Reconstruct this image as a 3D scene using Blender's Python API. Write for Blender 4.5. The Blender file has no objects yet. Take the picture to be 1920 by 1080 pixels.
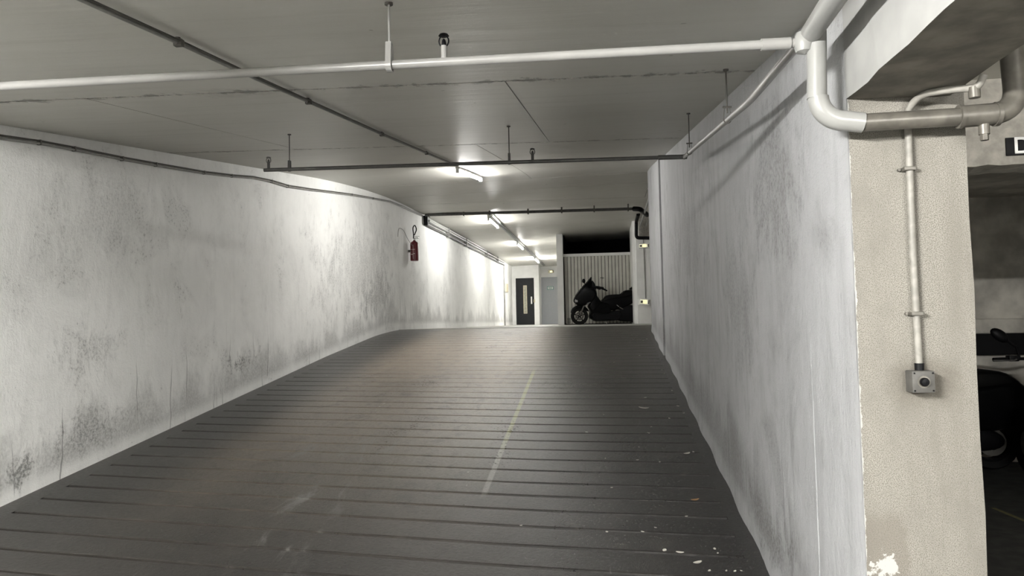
import bpy, bmesh, math, random
from mathutils import Vector, Matrix, Euler
random.seed(7)
S = bpy.context.scene
C = S.collection
R = math.radians

# ------------------------------------------------------------------ camera
# X = right, Y = down the drive (level), Z = up; eye at 1.5 m above the lower floor
EYE = Vector((0, 0, 1.5))
FPX = 1400.0                      # focal length in pixels of a 1920 wide frame
VX, VY, ROLL = 1137 - 960, 603 - 540, 0.02
_d = Vector((VX, VY, FPX)).normalized()                       # world +Y in camera (x right, y down, z forward)
_u = -Vector((ROLL, 1.0, -(VX * ROLL + VY) / FPX)).normalized()   # world +Z
_r = -_u.cross(_d)                                            # world +X
if _r.x < 0: _r = -_r
_r.normalize()
def cam_to_world(v):              # v in camera coords (x right, y down, z fwd)
    return Vector((v.dot(_r), v.dot(_d), v.dot(_u)))
cx = cam_to_world(Vector((1, 0, 0))); cy = cam_to_world(Vector((0, -1, 0))); cz = cam_to_world(Vector((0, 0, -1)))
M = Matrix((cx, cy, cz)).transposed().to_4x4(); M.translation = EYE
cam_data = bpy.data.cameras.new('camera'); cam = bpy.data.objects.new('camera', cam_data); C.objects.link(cam)
cam_data.sensor_width = 36; cam_data.lens = FPX / 1920 * 36; cam_data.clip_start = 0.02; cam_data.clip_end = 200
cam.matrix_world = M; S.camera = cam

def ray(px, py):
    return cam_to_world(Vector((px - 960, py - 540, FPX)))
def atX(px, py, X):
    d = ray(px, py); return EYE + d * ((X - EYE.x) / d.x)
def atY(px, py, Y):
    d = ray(px, py); return EYE + d * ((Y - EYE.y) / d.y)
def atZ(px, py, Z):
    d = ray(px, py); return EYE + d * ((Z - EYE.z) / d.z)

# ------------------------------------------------------------------ world, exposure
W = bpy.data.worlds.new('world'); S.world = W; W.use_nodes = True
W.node_tree.nodes['Background'].inputs[0].default_value = (0.9, 0.95, 1, 1)
W.node_tree.nodes['Background'].inputs[1].default_value = 0.0
S.view_settings.view_transform = 'Standard'; S.view_settings.look = 'None'
S.view_settings.gamma = 1; S.view_settings.use_curve_mapping = False
S.view_settings.exposure = 0.87
TUBE = (1.0, 0.985, 0.945)          # colour of the fluorescent tubes
P_RAMP, P_UP, P_REAR, P_SIDE = 31.0, (26.0, 21.0, 44.0), 220.0, 120.0

# ------------------------------------------------------------------ the surfaces of the place
XL, XR, XR2 = -4.05, 0.79, 0.765  # left wall, right wall, right wall beyond the jog
YP = 2.515                        # front of the pillar
YJ, YE = 10.4, 12.9               # jog and end of right wall
SL = 0.1246
ZU = 1.425                        # upper floor
def floor_z(y, x=0.0):              # the left side of the ramp lies a little higher
    t = max(0.0, min(1.0, (-0.5 - x) / 3.55)) * max(0.0, min(1.0, (y - 2.2) / 1.2)) * max(0.0, min(1.0, (13.5 - y) / 3.0))
    return floor_0(y) + 0.045 * t
def floor_0(y):
    zr = -0.273 + SL * y
    y0, y1 = 12.33, 14.93
    if y <= 2.19: return 0.0
    if y < y0: return zr
    if y > y1: return ZU
    t = (y - y0); return -0.273 + SL * y - SL / (2 * (y1 - y0)) * t * t
def soft(a0, k, y, ymax, top, w=1.4):
    v = a0 + k * y; e = top - v     # smooth minimum of the slope and the level
    return min(v, top) - max(w * k - abs(e), 0) ** 2 / (4 * w * k)
def ceil_z(x, y):
    y = max(y, 1.5)
    l = soft(2.34, 0.127, y, 13.6, 4.00, 3.4); r = soft(2.20, 0.146, y, 13.0, 4.16, 1.6)
    t = (x - XL) / (XR - XL); t = max(-0.1, min(1.3, t))
    return l + (r - l) * t
ZHL = 2.53
ZH = 2.39                         # ceiling of the lower hall

# ------------------------------------------------------------------ helpers
def obj(name, bm, mat, parent=None, smooth=False):
    me = bpy.data.meshes.new(name); bmesh.ops.recalc_face_normals(bm, faces=bm.faces); bm.to_mesh(me); bm.free()
    if smooth:
        for p in me.polygons: p.use_smooth = True
        me.set_sharp_from_angle(angle=R(40))
    if mat is not None:
        if not isinstance(mat, (list, tuple)): mat = [mat]
        for m in mat: me.materials.append(m)
    o = bpy.data.objects.new(name, me); C.objects.link(o)
    if parent is not None:
        o.parent = parent; o.matrix_parent_inverse = Matrix()
        bpy_loc = parent_world(parent)
        if bpy_loc is not None:
            me.transform(bpy_loc.inverted()); WORLD[o.name] = bpy_loc
    return o
WORLD = {}
def parent_world(p):
    return WORLD.get(p.name)
def tag(o, label, cat, group=None):
    o['label'] = label; o['category'] = cat
    if group: o['group'] = group
    return o
def thing(name, label, cat, loc, group=None):
    o = bpy.data.objects.new(name, None); C.objects.link(o); o.location = loc
    o.empty_display_size = 0.1
    WORLD[o.name] = Matrix.Translation(loc)
    return tag(o, label, cat, group)
def struct(name, bm, mat, label=None, smooth=False):
    o = obj(name, bm, mat, None, smooth); o['kind'] = 'structure'
    if label: o['label'] = label
    return o
def stuff(o):
    o['kind'] = 'stuff'; return o
def copy_tree(o, parent=None, matrix=None):
    c = o.copy(); C.objects.link(c)
    if parent is not None: c.parent = parent
    for ch in list(o.children): copy_tree(ch, c)
    return c

def B(): return bmesh.new()
def box(bm, x0, x1, y0, y1, z0, z1, bev=0, mi=0):
    vs = [bm.verts.new((x, y, z)) for x in (x0, x1) for y in (y0, y1) for z in (z0, z1)]
    fs = [bm.faces.new([vs[i] for i in f]) for f in ((0,1,3,2),(4,6,7,5),(0,4,5,1),(2,3,7,6),(0,2,6,4),(1,5,7,3))]
    for f in fs: f.material_index = mi
    if bev: 
        es = list({e for f in fs for e in f.edges})
        bmesh.ops.bevel(bm, geom=es, offset=bev, segments=2, affect='EDGES', profile=0.6)
    return bm
def cyl(bm, a, b, r, r2=None, n=16, cap=True):
    a = Vector(a); b = Vector(b); r2 = r if r2 is None else r2
    d = (b - a).normalized(); p = d.orthogonal().normalized(); q = d.cross(p)
    A = [bm.verts.new(a + (p * math.cos(t) + q * math.sin(t)) * r) for t in [2 * math.pi * i / n for i in range(n)]]
    D = [bm.verts.new(b + (p * math.cos(t) + q * math.sin(t)) * r2) for t in [2 * math.pi * i / n for i in range(n)]]
    for i in range(n): bm.faces.new((A[i], A[(i + 1) % n], D[(i + 1) % n], D[i]))
    if cap: bm.faces.new(A[::-1]); bm.faces.new(D)
    return bm
def tube(bm, pts, r, n=12, cap=True):
    pts = [Vector(p) for p in pts]; rings = []; p = None
    for i, c in enumerate(pts):
        d = (pts[min(i + 1, len(pts) - 1)] - pts[max(i - 1, 0)]).normalized()
        if p is None: p = d.orthogonal().normalized()
        p = (p - d * p.dot(d)).normalized(); q = d.cross(p)
        rr = r[i] if isinstance(r, (list, tuple)) else r
        rings.append([bm.verts.new(c + (p * math.cos(t) + q * math.sin(t)) * rr) for t in [2 * math.pi * k / n for k in range(n)]])
    for A, D in zip(rings, rings[1:]):
        for k in range(n): bm.faces.new((A[k], A[(k + 1) % n], D[(k + 1) % n], D[k]))
    if cap: bm.faces.new(rings[0][::-1]); bm.faces.new(rings[-1])
    return bm
def rounded(pts, rad, n=6):       # polyline with rounded corners
    pts = [Vector(p) for p in pts]; out = [pts[0]]
    for a, b, c in zip(pts, pts[1:], pts[2:]):
        ra = min(rad, (b - a).length * 0.49, (c - b).length * 0.49)
        p0 = b + (a - b).normalized() * ra; p1 = b + (c - b).normalized() * ra
        for i in range(n + 1):
            t = i / n; out.append(p0 * (1 - t) ** 2 + b * 2 * t * (1 - t) + p1 * t * t)
    out.append(pts[-1]); return out
def lathe(bm, prof, c, axis='z', n=20):
    c = Vector(c); rings = []
    for r, h in prof:
        ring = []
        for i in range(n):
            t = 2 * math.pi * i / n; u, v = r * math.cos(t), r * math.sin(t)
            o = {'z': (u, v, h), 'y': (u, h, v), 'x': (h, u, v)}[axis]
            ring.append(bm.verts.new(c + Vector(o)))
        rings.append(ring)
    for A, D in zip(rings, rings[1:]):
        for k in range(n): bm.faces.new((A[k], A[(k + 1) % n], D[(k + 1) % n], D[k]))
    bm.faces.new(rings[0][::-1]); bm.faces.new(rings[-1]); return bm
def grid(bm, fn, us, vs):         # fn(u, v) -> xyz
    V = [[bm.verts.new(fn(u, v)) for v in vs] for u in us]
    for i in range(len(us) - 1):
        for j in range(len(vs) - 1):
            bm.faces.new((V[i][j], V[i + 1][j], V[i + 1][j + 1], V[i][j + 1]))
    return V
def lin(a, b, n): return [a + (b - a) * i / n for i in range(n + 1)]
def slab_body(bm, outline, w, bev=0.03, wtop=None, at=None):
    """a body from a side outline (u back, v up): rounded flanks of half width w(u, v)"""
    n = len(outline); cu = sum(p[0] for p in outline) / n; cv = sum(p[1] for p in outline) / n
    W_ = w if callable(w) else (lambda u, v: w)
    def inset(p, k):
        du, dv = cu - p[0], cv - p[1]; L = math.hypot(du, dv) or 1; k = min(k, L * 0.6)
        return (p[0] + du / L * k, p[1] + dv / L * k)
    layers = []
    for sgn, k, f in ((-1, bev * 2.2, 1.0), (-1, bev * 0.8, 0.9), (-1, 0, 0.6), (1, 0, 0.6), (1, bev * 0.8, 0.9), (1, bev * 2.2, 1.0)):
        L = []
        for p in outline:
            q = inset(p, k); L.append(bm.verts.new(at(q[0], sgn * W_(*q) * f, q[1])))
        layers.append(L)
    for A, D in zip(layers, layers[1:]):
        for i in range(n): bm.faces.new((A[i], A[(i + 1) % n], D[(i + 1) % n], D[i]))
    bm.faces.new(layers[0][::-1]); bm.faces.new(layers[-1]); return bm
def smooth_loop(pts, n=3):        # closed Catmull-Rom
    out = []; N = len(pts)
    for i in range(N):
        p0, p1, p2, p3 = pts[i - 1], pts[i], pts[(i + 1) % N], pts[(i + 2) % N]
        for k in range(n):
            t = k / n
            out.append(tuple(0.5 * (2 * p1[j] + (p2[j] - p0[j]) * t + (2 * p0[j] - 5 * p1[j] + 4 * p2[j] - p3[j]) * t * t + (3 * p1[j] - p0[j] - 3 * p2[j] + p3[j]) * t ** 3) for j in range(2)))
    return out

# ------------------------------------------------------------------ materials
class N:
    def __init__(s, name):
        s.m = bpy.data.materials.new(name); s.m.use_nodes = True; s.t = s.m.node_tree
        s.b = s.t.nodes['Principled BSDF']; s.pos = s.t.nodes.new('ShaderNodeNewGeometry').outputs['Position']
    def put(s, sock, v):
        if isinstance(v, bpy.types.NodeSocket): s.t.links.new(v, sock)
        elif isinstance(v, (tuple, list)):
            sock.default_value = tuple(v) + (1,) if len(sock.default_value) == 4 and len(v) == 3 else v
        else: sock.default_value = v
    def math(s, op, a, b=0.0, c=None, clamp=False):
        n = s.t.nodes.new('ShaderNodeMath'); n.operation = op; n.use_clamp = clamp
        s.put(n.inputs[0], a); s.put(n.inputs[1], b)
        if c is not None: s.put(n.inputs[2], c)
        return n.outputs[0]
    def scale(s, v, k):           # multiply a vector by (kx, ky, kz)
        n = s.t.nodes.new('ShaderNodeVectorMath'); n.operation = 'MULTIPLY'; s.put(n.inputs[0], v); n.inputs[1].default_value = k
        return n.outputs[0]
    def noise(s, v, sc, detail=4, rough=0.55, dist=0.0):
        n = s.t.nodes.new('ShaderNodeTexNoise'); s.put(n.inputs['Vector'], v); n.inputs['Scale'].default_value = sc
        n.inputs['Detail'].default_value = detail; n.inputs['Roughness'].default_value = rough; n.inputs['Distortion'].default_value = dist
        return n.outputs['Fac']
    def ramp(s, v, a, b):         # smooth 0..1 between a and b
        n = s.t.nodes.new('ShaderNodeMapRange'); n.interpolation_type = 'SMOOTHSTEP'; n.clamp = True
        s.put(n.inputs[0], v); s.put(n.inputs[1], a); s.put(n.inputs[2], b); return n.outputs[0]
    def mix(s, f, a, b):
        n = s.t.nodes.new('ShaderNodeMix'); n.data_type = 'RGBA'; s.put(n.inputs[0], f); s.put(n.inputs[6], a); s.put(n.inputs[7], b)
        return n.outputs[2]
    def xyz(s):
        n = s.t.nodes.new('ShaderNodeSeparateXYZ'); s.put(n.inputs[0], s.pos); return n.outputs
    def bump(s, h, strength, dist):
        n = s.t.nodes.new('ShaderNodeBump'); n.inputs['Strength'].default_value = strength; n.inputs['Distance'].default_value = dist
        s.put(n.inputs['Height'], h); s.t.links.new(n.outputs[0], s.b.inputs['Normal'])
    def done(s, col=None, rough=None, metal=0.0, spec=0.5):
        if col is not None: s.put(s.b.inputs['Base Color'], col)
        if rough is not None: s.put(s.b.inputs['Roughness'], rough)
        s.b.inputs['Metallic'].default_value = metal; s.b.inputs['Specular IOR Level'].default_value = spec
        return s.m
def plain(name, col, rough=0.5, metal=0.0, var=0.12, sc=14.0, bump=0.0, spec=0.5):
    n = N(name); f = n.noise(n.pos, sc, 4)
    c = n.mix(n.ramp(f, 0.3, 0.75), tuple(x * (1 - var) for x in col), tuple(min(1, x * (1 + var)) for x in col))
    if bump: n.bump(f, bump, 0.004)
    return n.done(c, rough, metal, spec)
def emit(name, col, strength):
    n = N(name); f = n.noise(n.pos, 6.0, 2)
    n.put(n.b.inputs['Base Color'], (0.8, 0.8, 0.78)); n.put(n.b.inputs['Emission Color'], col)
    n.put(n.b.inputs['Emission Strength'], n.math('MULTIPLY_ADD', f, strength * 0.04, strength * 0.98))
    return n.m

def plaster(name, col, dirt, grime=0.6, streak=0.4, cloud=0.35, smudges=()):
    n = N(name); X, Y, Z = n.xyz()
    fl = n.math('MINIMUM', n.math('MAXIMUM', n.math('MULTIPLY_ADD', Y, SL, -0.273), 0.0), ZU)
    h = n.math('SUBTRACT', Z, fl)                                         # height above ramp
    big = n.noise(n.pos, 0.8, 5, 0.6); mid = n.noise(n.scale(n.pos, (1, 1, 0.8)), 2.1, 9, 0.70, 0.5); fine = n.noise(n.pos, 42.0, 5, 0.72)
    float_ = n.noise(n.scale(n.pos, (1, 1, 0.45)), 11.0, 6, 0.68, 0.3); micro = n.noise(n.pos, 130.0, 3, 0.6)
    c = n.mix(n.ramp(big, 0.3, 0.7), tuple(x * 0.88 for x in col), col)
    c = n.mix(n.math('MULTIPLY', n.ramp(mid, 0.46, 0.68), cloud), c, dirt)                      # cloudy grey
    c = n.mix(n.math('MULTIPLY', n.ramp(float_, 0.50, 0.72), cloud * 0.55), c, dirt)
    sm = n.math('MULTIPLY', n.ramp(mid, 0.55, 0.66), n.ramp(fine, 0.53, 0.64))
    c = n.mix(n.math('MULTIPLY', sm, grime * 0.6), c, tuple(x * 0.42 for x in dirt))              # speckled scrapes
    pit = n.math('MULTIPLY', n.ramp(n.noise(n.scale(n.pos, (1, 1, 0.6)), 26.0, 3, 0.6), 0.72, 0.75), grime * 0.5)
    c = n.mix(pit, c, tuple(x * 0.35 for x in dirt))
    # scuffed band along the foot of the wall
    wob = n.noise(n.scale(n.pos, (1, 1.0, 0.6)), 1.7, 6, 0.65)
    band = n.math('SUBTRACT', 1.0, n.ramp(n.math('MULTIPLY_ADD', wob, -1.5, n.math('ADD', h, 0.55)), -0.05, 0.32))
    lowk = n.ramp(h, 0.08, 0.2)
    c = n.mix(n.math('MULTIPLY', n.math('MULTIPLY', band, lowk), n.math('MULTIPLY_ADD', fine, 1.5, -0.42), clamp=True), c, tuple(x * 0.45 for x in dirt))
    c = n.mix(n.math('MULTIPLY', n.math('MULTIPLY', band, lowk), 0.30), c, dirt)
    for sy, sh, ry, rh, amt in smudges:                                   # grey rubbed patches: place along the wall, height, radii
        ey = n.math('MULTIPLY', n.math('SUBTRACT', Y, sy), 1 / ry); eh = n.math('MULTIPLY', n.math('SUBTRACT', h, sh), 1 / rh)
        er = n.math('SQRT', n.math('MULTIPLY_ADD', ey, ey, n.math('MULTIPLY', eh, eh)))
        sm_ = n.math('SUBTRACT', 1.0, n.ramp(n.math('MULTIPLY_ADD', float_, -3.4, n.math('MULTIPLY_ADD', mid, -2.6, er)), -2.75, -1.75))
        c = n.mix(n.math('MULTIPLY', sm_, n.math('MULTIPLY_ADD', n.ramp(fine, 0.44, 0.62), amt * 0.75, amt * 0.22), clamp=True), c, tuple(x * 0.6 for x in dirt))
    # thin drips
    wv = n.math('MULTIPLY', n.noise(n.pos, 3.0, 2), 0.10)
    cv = n.t.nodes.new('ShaderNodeCombineXYZ'); n.put(cv.inputs[0], 3.7); n.put(cv.inputs[1], n.math('MULTIPLY', n.math('ADD', Y, wv), 21.0)); n.put(cv.inputs[2], n.math('MULTIPLY', Z, 0.45))
    dr = n.noise(cv.outputs[0], 1.6, 1, 0.4)
    dm = n.math('MULTIPLY', n.ramp(dr, 0.70, 0.725), n.math('SUBTRACT', 1.0, n.ramp(n.math('MULTIPLY_ADD', wob, -1.4, h), -0.3, 0.25)))
    c = n.mix(n.math('MULTIPLY', dm, 0.6), c, tuple(x * 0.3 for x in dirt))
    # broad vertical trowel streaks
    st = n.noise(n.scale(n.pos, (6, 6, 0.5)), 1.0, 6, 0.65)
    c = n.mix(n.math('MULTIPLY', n.ramp(st, 0.5, 0.75), streak), c, dirt)
    n.bump(n.math('MULTIPLY_ADD', micro, 0.25, n.math('MULTIPLY_ADD', fine, 0.5, n.math('MULTIPLY_ADD', float_, 1.1, n.math('MULTIPLY', mid, 2.0)))), 0.6, 0.014)
    return n.done(c, 0.62, spec=0.35)

def make_ramp():
    n = N('ramp_concrete'); X, Y, Z = n.xyz()
    a = n.noise(n.scale(n.pos, (1, 0.5, 1)), 1.3, 6, 0.6); f = n.noise(n.pos, 46.0, 5, 0.75); g = n.noise(n.pos, 210.0, 2, 0.6)
    sc = n.noise(n.scale(n.pos, (2.2, 0.55, 1)), 2.3, 8, 0.7, 0.6)
    w1 = n.math('MULTIPLY', n.ramp(X, -3.5, -2.8), n.math('SUBTRACT', 1.0, n.ramp(X, -1.4, -0.45)))      # brownish worn wheel track, its pale colour also painting in the lamp glare
    lane_glare = n.math('MULTIPLY', w1, n.ramp(Y, 3.6, 7.8))
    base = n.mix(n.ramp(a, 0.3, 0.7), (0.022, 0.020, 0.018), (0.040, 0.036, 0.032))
    c = n.mix(n.math('MULTIPLY', lane_glare, n.math('MULTIPLY_ADD', a, 0.7, 0.35), clamp=True), base, (0.34, 0.28, 0.22))
    c = n.mix(n.math('MULTIPLY', n.ramp(f, 0.45, 0.75), 0.42), c, (0.014, 0.013, 0.012))
    nr = n.math('MULTIPLY', n.ramp(X, -1.0, -0.1), n.math('SUBTRACT', 1.0, n.ramp(n.math('MULTIPLY_ADD', a, 2.0, Y), 6.0, 9.0)))
    c = n.mix(n.math('MULTIPLY', nr, 0.7), c, (0.020, 0.019, 0.018))                     # oily lower right
    md = n.noise(n.scale(n.pos, (1, 0.8, 1)), 6.5, 8, 0.72, 0.4)
    c = n.mix(n.math('MULTIPLY', n.ramp(md, 0.48, 0.66), 0.45), c, (0.022, 0.020, 0.018))
    c = n.mix(n.math('MULTIPLY', n.ramp(md, 0.46, 0.30), 0.40), c, (0.085, 0.077, 0.068))
    # pale scrape marks left of the middle
    sx = n.math('MULTIPLY', n.ramp(X, -2.75, -2.35), n.math('SUBTRACT', 1.0, n.ramp(X, -2.0, -1.5)))
    c = n.mix(n.math('MULTIPLY', n.math('MULTIPLY', sx, n.ramp(sc, 0.56, 0.68)), n.math('SUBTRACT', 1.0, n.ramp(Y, 6.0, 7.2))), c, (0.17, 0.165, 0.155))
    c = n.mix(n.math('MULTIPLY', n.ramp(sc, 0.68, 0.74), 0.5), c, (0.14, 0.135, 0.125))
    # faded painted line
    xl = n.math('MULTIPLY_ADD', Y, -0.0165, -0.765)
    dl = n.math('ABSOLUTE', n.math('SUBTRACT', X, xl))
    line = n.math('MULTIPLY', n.math('SUBTRACT', 1.0, n.ramp(dl, 0.014, 0.026)), n.math('MULTIPLY', n.ramp(Y, 4.9, 5.15), n.math('SUBTRACT', 1.0, n.ramp(Y, 9.1, 9.6))))
    line = n.math('MULTIPLY', line, n.ramp(f, 0.28, 0.55))
    c = n.mix(n.math('MULTIPLY', line, 0.55), c, n.mix(n.ramp(Y, 5.6, 6.8), (0.30, 0.29, 0.26), (0.34, 0.33, 0.12)))
    rg = n.math('MULTIPLY_ADD', f, 0.30, n.math('MULTIPLY_ADD', a, 0.20, 0.07))
    n.bump(n.math('MULTIPLY_ADD', g, 0.5, f), 0.6, 0.006)
    return n.done(c, rg, spec=0.6)

def make_ceiling():
    n = N('ceiling_paint'); X, Y, Z = n.xyz()
    st = n.noise(n.scale(n.pos, (0.5, 7.0, 1)), 1.6, 7, 0.62); big = n.noise(n.pos, 0.7, 4); f = n.noise(n.pos, 30.0, 4, 0.65)
    c = n.mix(n.ramp(big, 0.3, 0.7), (0.53, 0.52, 0.475), (0.585, 0.575, 0.53))
    c = n.mix(n.math('MULTIPLY', n.ramp(st, 0.52, 0.72), 0.25), c, (0.44, 0.435, 0.39))
    # damp patch beside the conduit
    dx = n.math('MULTIPLY', n.math('ADD', X, 2.0), 1.9); dy = n.math('MULTIPLY', n.math('SUBTRACT', Y, 3.84), 4.4)
    rr = n.math('SQRT', n.math('ADD', n.math('MULTIPLY', dx, dx), n.math('MULTIPLY', dy, dy)))
    m = n.math('SUBTRACT', 1.0, n.ramp(n.math('MULTIPLY_ADD', n.noise(n.pos, 9.0, 6, 0.7), 1.2, rr), 0.9, 1.25))
    c = n.mix(n.math('MULTIPLY', m, n.math('MULTIPLY_ADD', f, 0.9, -0.12), clamp=True), c, (0.30, 0.29, 0.265))
    for j0, j1 in ((3.77, 3.90), (6.50, 7.35)):                            # seepage along the joints
        kx = (j1 - j0) / (XR - XL); yj = n.math('MULTIPLY_ADD', X, kx, j0 - kx * XL)
        dj = n.math('ABSOLUTE', n.math('SUBTRACT', Y, yj))
        sj = n.math('SUBTRACT', 1.0, n.ramp(n.math('MULTIPLY_ADD', n.noise(n.scale(n.pos, (1, 0.6, 1)), 9.0, 6, 0.75), 0.42, dj), 0.20, 0.25))
        c = n.mix(n.math('MULTIPLY', sj, 0.75), c, (0.17, 0.16, 0.14))
    sp = n.ramp(n.noise(n.pos, 11.0, 2, 0.5), 0.755, 0.775)
    c = n.mix(n.math('MULTIPLY', sp, 0.6), c, (0.16, 0.15, 0.13))
    n.bump(n.math('MULTIPLY_ADD', f, 0.25, n.math('MULTIPLY', st, 1.6)), 0.28, 0.010)
    return n.done(c, n.math('MULTIPLY_ADD', st, 0.2, 0.34), spec=0.36)

def make_pillar():
    n = N('pillar_plaster'); X, Y, Z = n.xyz()
    f = n.noise(n.pos, 330.0, 4, 0.8); f2 = n.noise(n.pos, 150.0, 4, 0.75); a = n.noise(n.scale(n.pos, (1, 1, 0.7)), 3.2, 7, 0.66); b = n.noise(n.scale(n.pos, (6, 6, 0.8)), 1.6, 5, 0.6)
    c = n.mix(n.ramp(a, 0.32, 0.68), (0.20, 0.19, 0.168), (0.31, 0.296, 0.263))
    dens = n.math('MULTIPLY_ADD', a, -0.26, 0.61)
    c = n.mix(n.math('MULTIPLY', n.ramp(f, dens, n.math('ADD', dens, 0.10)), 0.82), c, (0.09, 0.082, 0.068))
    c = n.mix(n.math('MULTIPLY', n.ramp(b, 0.46, 0.70), 0.50), c, (0.16, 0.15, 0.13))
    # damp foot on the left and grime about the push button
    wob = n.math('MULTIPLY_ADD', n.noise(n.pos, 7.0, 4, 0.6), 0.16, -0.08)
    q = n.math('MULTIPLY', n.math('SUBTRACT', 1.0, n.ramp(n.math('ADD', Z, wob), 0.86, 0.91)), n.math('SUBTRACT', 1.0, n.ramp(n.math('ADD', X, wob), XR + .125, XR + .145)))
    c = n.mix(n.math('MULTIPLY', q, 0.52), c, (0.15, 0.135, 0.115))
    bx = n.math('SUBTRACT', X, 0.99); bz = n.math('SUBTRACT', Z, 1.28)
    rr = n.math('SQRT', n.math('MULTIPLY_ADD', bx, bx, n.math('MULTIPLY', n.math('MULTIPLY', bz, bz), 1.6)))
    gm = n.math('SUBTRACT', 1.0, n.ramp(n.math('ADD', rr, wob), 0.05, 0.15))
    c = n.mix(n.math('MULTIPLY', gm, n.math('MULTIPLY_ADD', f2, 1.2, 0.1), clamp=True), c, (0.13, 0.118, 0.10))
    # ragged white paint carried round from the ramp wall, and a torn patch low down
    edge = n.math('MULTIPLY_ADD', n.noise(n.scale(n.pos, (1, 1, 1)), 17.0, 6, 0.75), 0.030, XR - .009)
    paint = n.math('SUBTRACT', 1.0, n.ramp(n.math('SUBTRACT', X, edge), 0.0, 0.002))
    pz = n.math('MULTIPLY', n.math('SUBTRACT', Z, 0.72), 1.1); pxx = n.math('MULTIPLY', n.math('SUBTRACT', X, XR + .06), 0.9)
    pr = n.math('SQRT', n.math('MULTIPLY_ADD', pxx, pxx, n.math('MULTIPLY', pz, pz)))
    tn = n.noise(n.pos, 21.0, 6, 0.7)
    patch = n.math('SUBTRACT', 1.0, n.ramp(n.math('MULTIPLY_ADD', tn, 0.24, pr), 0.152, 0.157))
    paint = n.math('MAXIMUM', paint, patch)
    c = n.mix(paint, c, (0.42, 0.415, 0.39))
    n.bump(n.math('MULTIPLY_ADD', paint, 0.8, n.math('MULTIPLY_ADD', f2, 0.8, f)), 0.5, 0.002)
    return n.done(c, 0.85, spec=0.2)

m_wall = plaster('white_plaster', (0.89, 0.89, 0.87), (0.42, 0.42, 0.405), 1.0, 0.10, 0.20, ((11.9, 1.25, 1.9, 0.75, 0.5), (13.0, 0.7, 1.0, 0.35, 0.8), (5.45, 0.32, 0.45, 0.16, 0.8), (4.75, 0.22, 0.14, 0.12, 1.6), (8.0, 0.42, 0.28, 0.12, 1.3), (5.6, 2.0, 0.55, 0.35, 0.3), (5.5, 0.95, 0.35, 0.16, 0.5)))
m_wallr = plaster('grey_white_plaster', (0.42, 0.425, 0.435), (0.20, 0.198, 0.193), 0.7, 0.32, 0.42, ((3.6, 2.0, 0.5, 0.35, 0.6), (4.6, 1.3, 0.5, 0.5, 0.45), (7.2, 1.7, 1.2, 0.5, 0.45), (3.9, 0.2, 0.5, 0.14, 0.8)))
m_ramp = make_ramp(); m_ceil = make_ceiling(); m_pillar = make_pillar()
m_groove = plain('groove_dirt', (0.012, 0.011, 0.010), 0.9, sc=30)
m_white = plain('white_paint', (0.86, 0.86, 0.84), 0.5, var=0.05, sc=3, bump=0.15)
m_beam = plain('beam_paint', (0.29, 0.29, 0.28), 0.6, var=0.10, sc=5, bump=0.5)
m_raw = plain('raw_concrete', (0.20, 0.185, 0.160), 0.85, var=0.35, sc=7, bump=0.6)
m_lintel = plain('lintel_concrete', (0.40, 0.38, 0.34), 0.85, var=0.20, sc=22, bump=0.6)
m_boxwall = plain('box_wall_concrete', (0.60, 0.575, 0.52), 0.85, var=0.30, sc=3.5, bump=0.5)
m_dark = plain('painted_void', (0.004, 0.004, 0.006), 0.9, spec=0.1)  # near-black colour stands in for the unlit void of the garage recess
m_asphalt = plain('dark_floor', (0.05, 0.05, 0.047), 0.6, var=0.4, sc=9, bump=0.4)
m_upfloor = plain('upper_floor_concrete', (0.42, 0.41, 0.39), 0.45, var=0.15, sc=3)
m_pipe = plain('white_pipe_paint', (0.29, 0.286, 0.275), 0.32, var=0.06, sc=9)
m_pipew = plain('grey_pipe_paint', (0.25, 0.25, 0.24), 0.3, var=0.06, sc=9)
m_pipeg = plain('bare_steel_pipe', (0.12, 0.112, 0.096), 0.38, var=0.25, sc=18, metal=0.25)
m_piped = plain('dark_pipe_paint', (0.085, 0.083, 0.08), 0.45, var=0.2, sc=18)
m_rod = plain('rod_steel', (0.10, 0.095, 0.085), 0.5, metal=0.3)
m_black = plain('black_plastic', (0.004, 0.004, 0.005), 0.45, spec=0.15)
m_cond = plain('grey_conduit', (0.27, 0.265, 0.25), 0.45)
m_condl = plain('pale_conduit', (0.22, 0.21, 0.188), 0.55, var=0.2, sc=30)
m_body = plain('scooter_black', (0.0025, 0.0025, 0.003), 0.40, spec=0.09)
m_seat = plain('seat_vinyl', (0.004, 0.004, 0.004), 0.5, bump=0.2, sc=60, spec=0.12)
m_rubber = plain('tyre_rubber', (0.006, 0.006, 0.006), 0.75, bump=0.3, sc=60, spec=0.2)
m_chrome = plain('bright_metal', (0.6, 0.6, 0.6), 0.25, metal=0.9)
m_red = plain('extinguisher_red', (0.115, 0.010, 0.016), 0.4)
m_label = plain('pale_label', (0.62, 0.55, 0.52), 0.5)
m_lampbody = plain('lamp_housing', (0.75, 0.75, 0.72), 0.4)
m_garage = plain('garage_door_paint', (0.62, 0.61, 0.55), 0.5, var=0.06, sc=4)
m_lift = plain('lift_door_charcoal', (0.016, 0.017, 0.019), 0.55, spec=0.25)
m_greydoor = plain('grey_blue_door', (0.40, 0.415, 0.435), 0.5, var=0.03)
m_glassy = plain('lit_wired_glass', (0.42, 0.41, 0.33), 0.25, var=0.2, sc=20)
m_green = plain('green_sign', (0.05, 0.25, 0.17), 0.5)
m_leaf = plain('pale_leaf', (0.55, 0.53, 0.48), 0.7)
m_leaft = plain('tan_leaf', (0.42, 0.25, 0.12), 0.7)
m_plate = plain('yellowed_plastic', (0.55, 0.50, 0.36), 0.5)
m_yellowline = plain('worn_yellow_paint', (0.20, 0.19, 0.09), 0.7)
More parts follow.
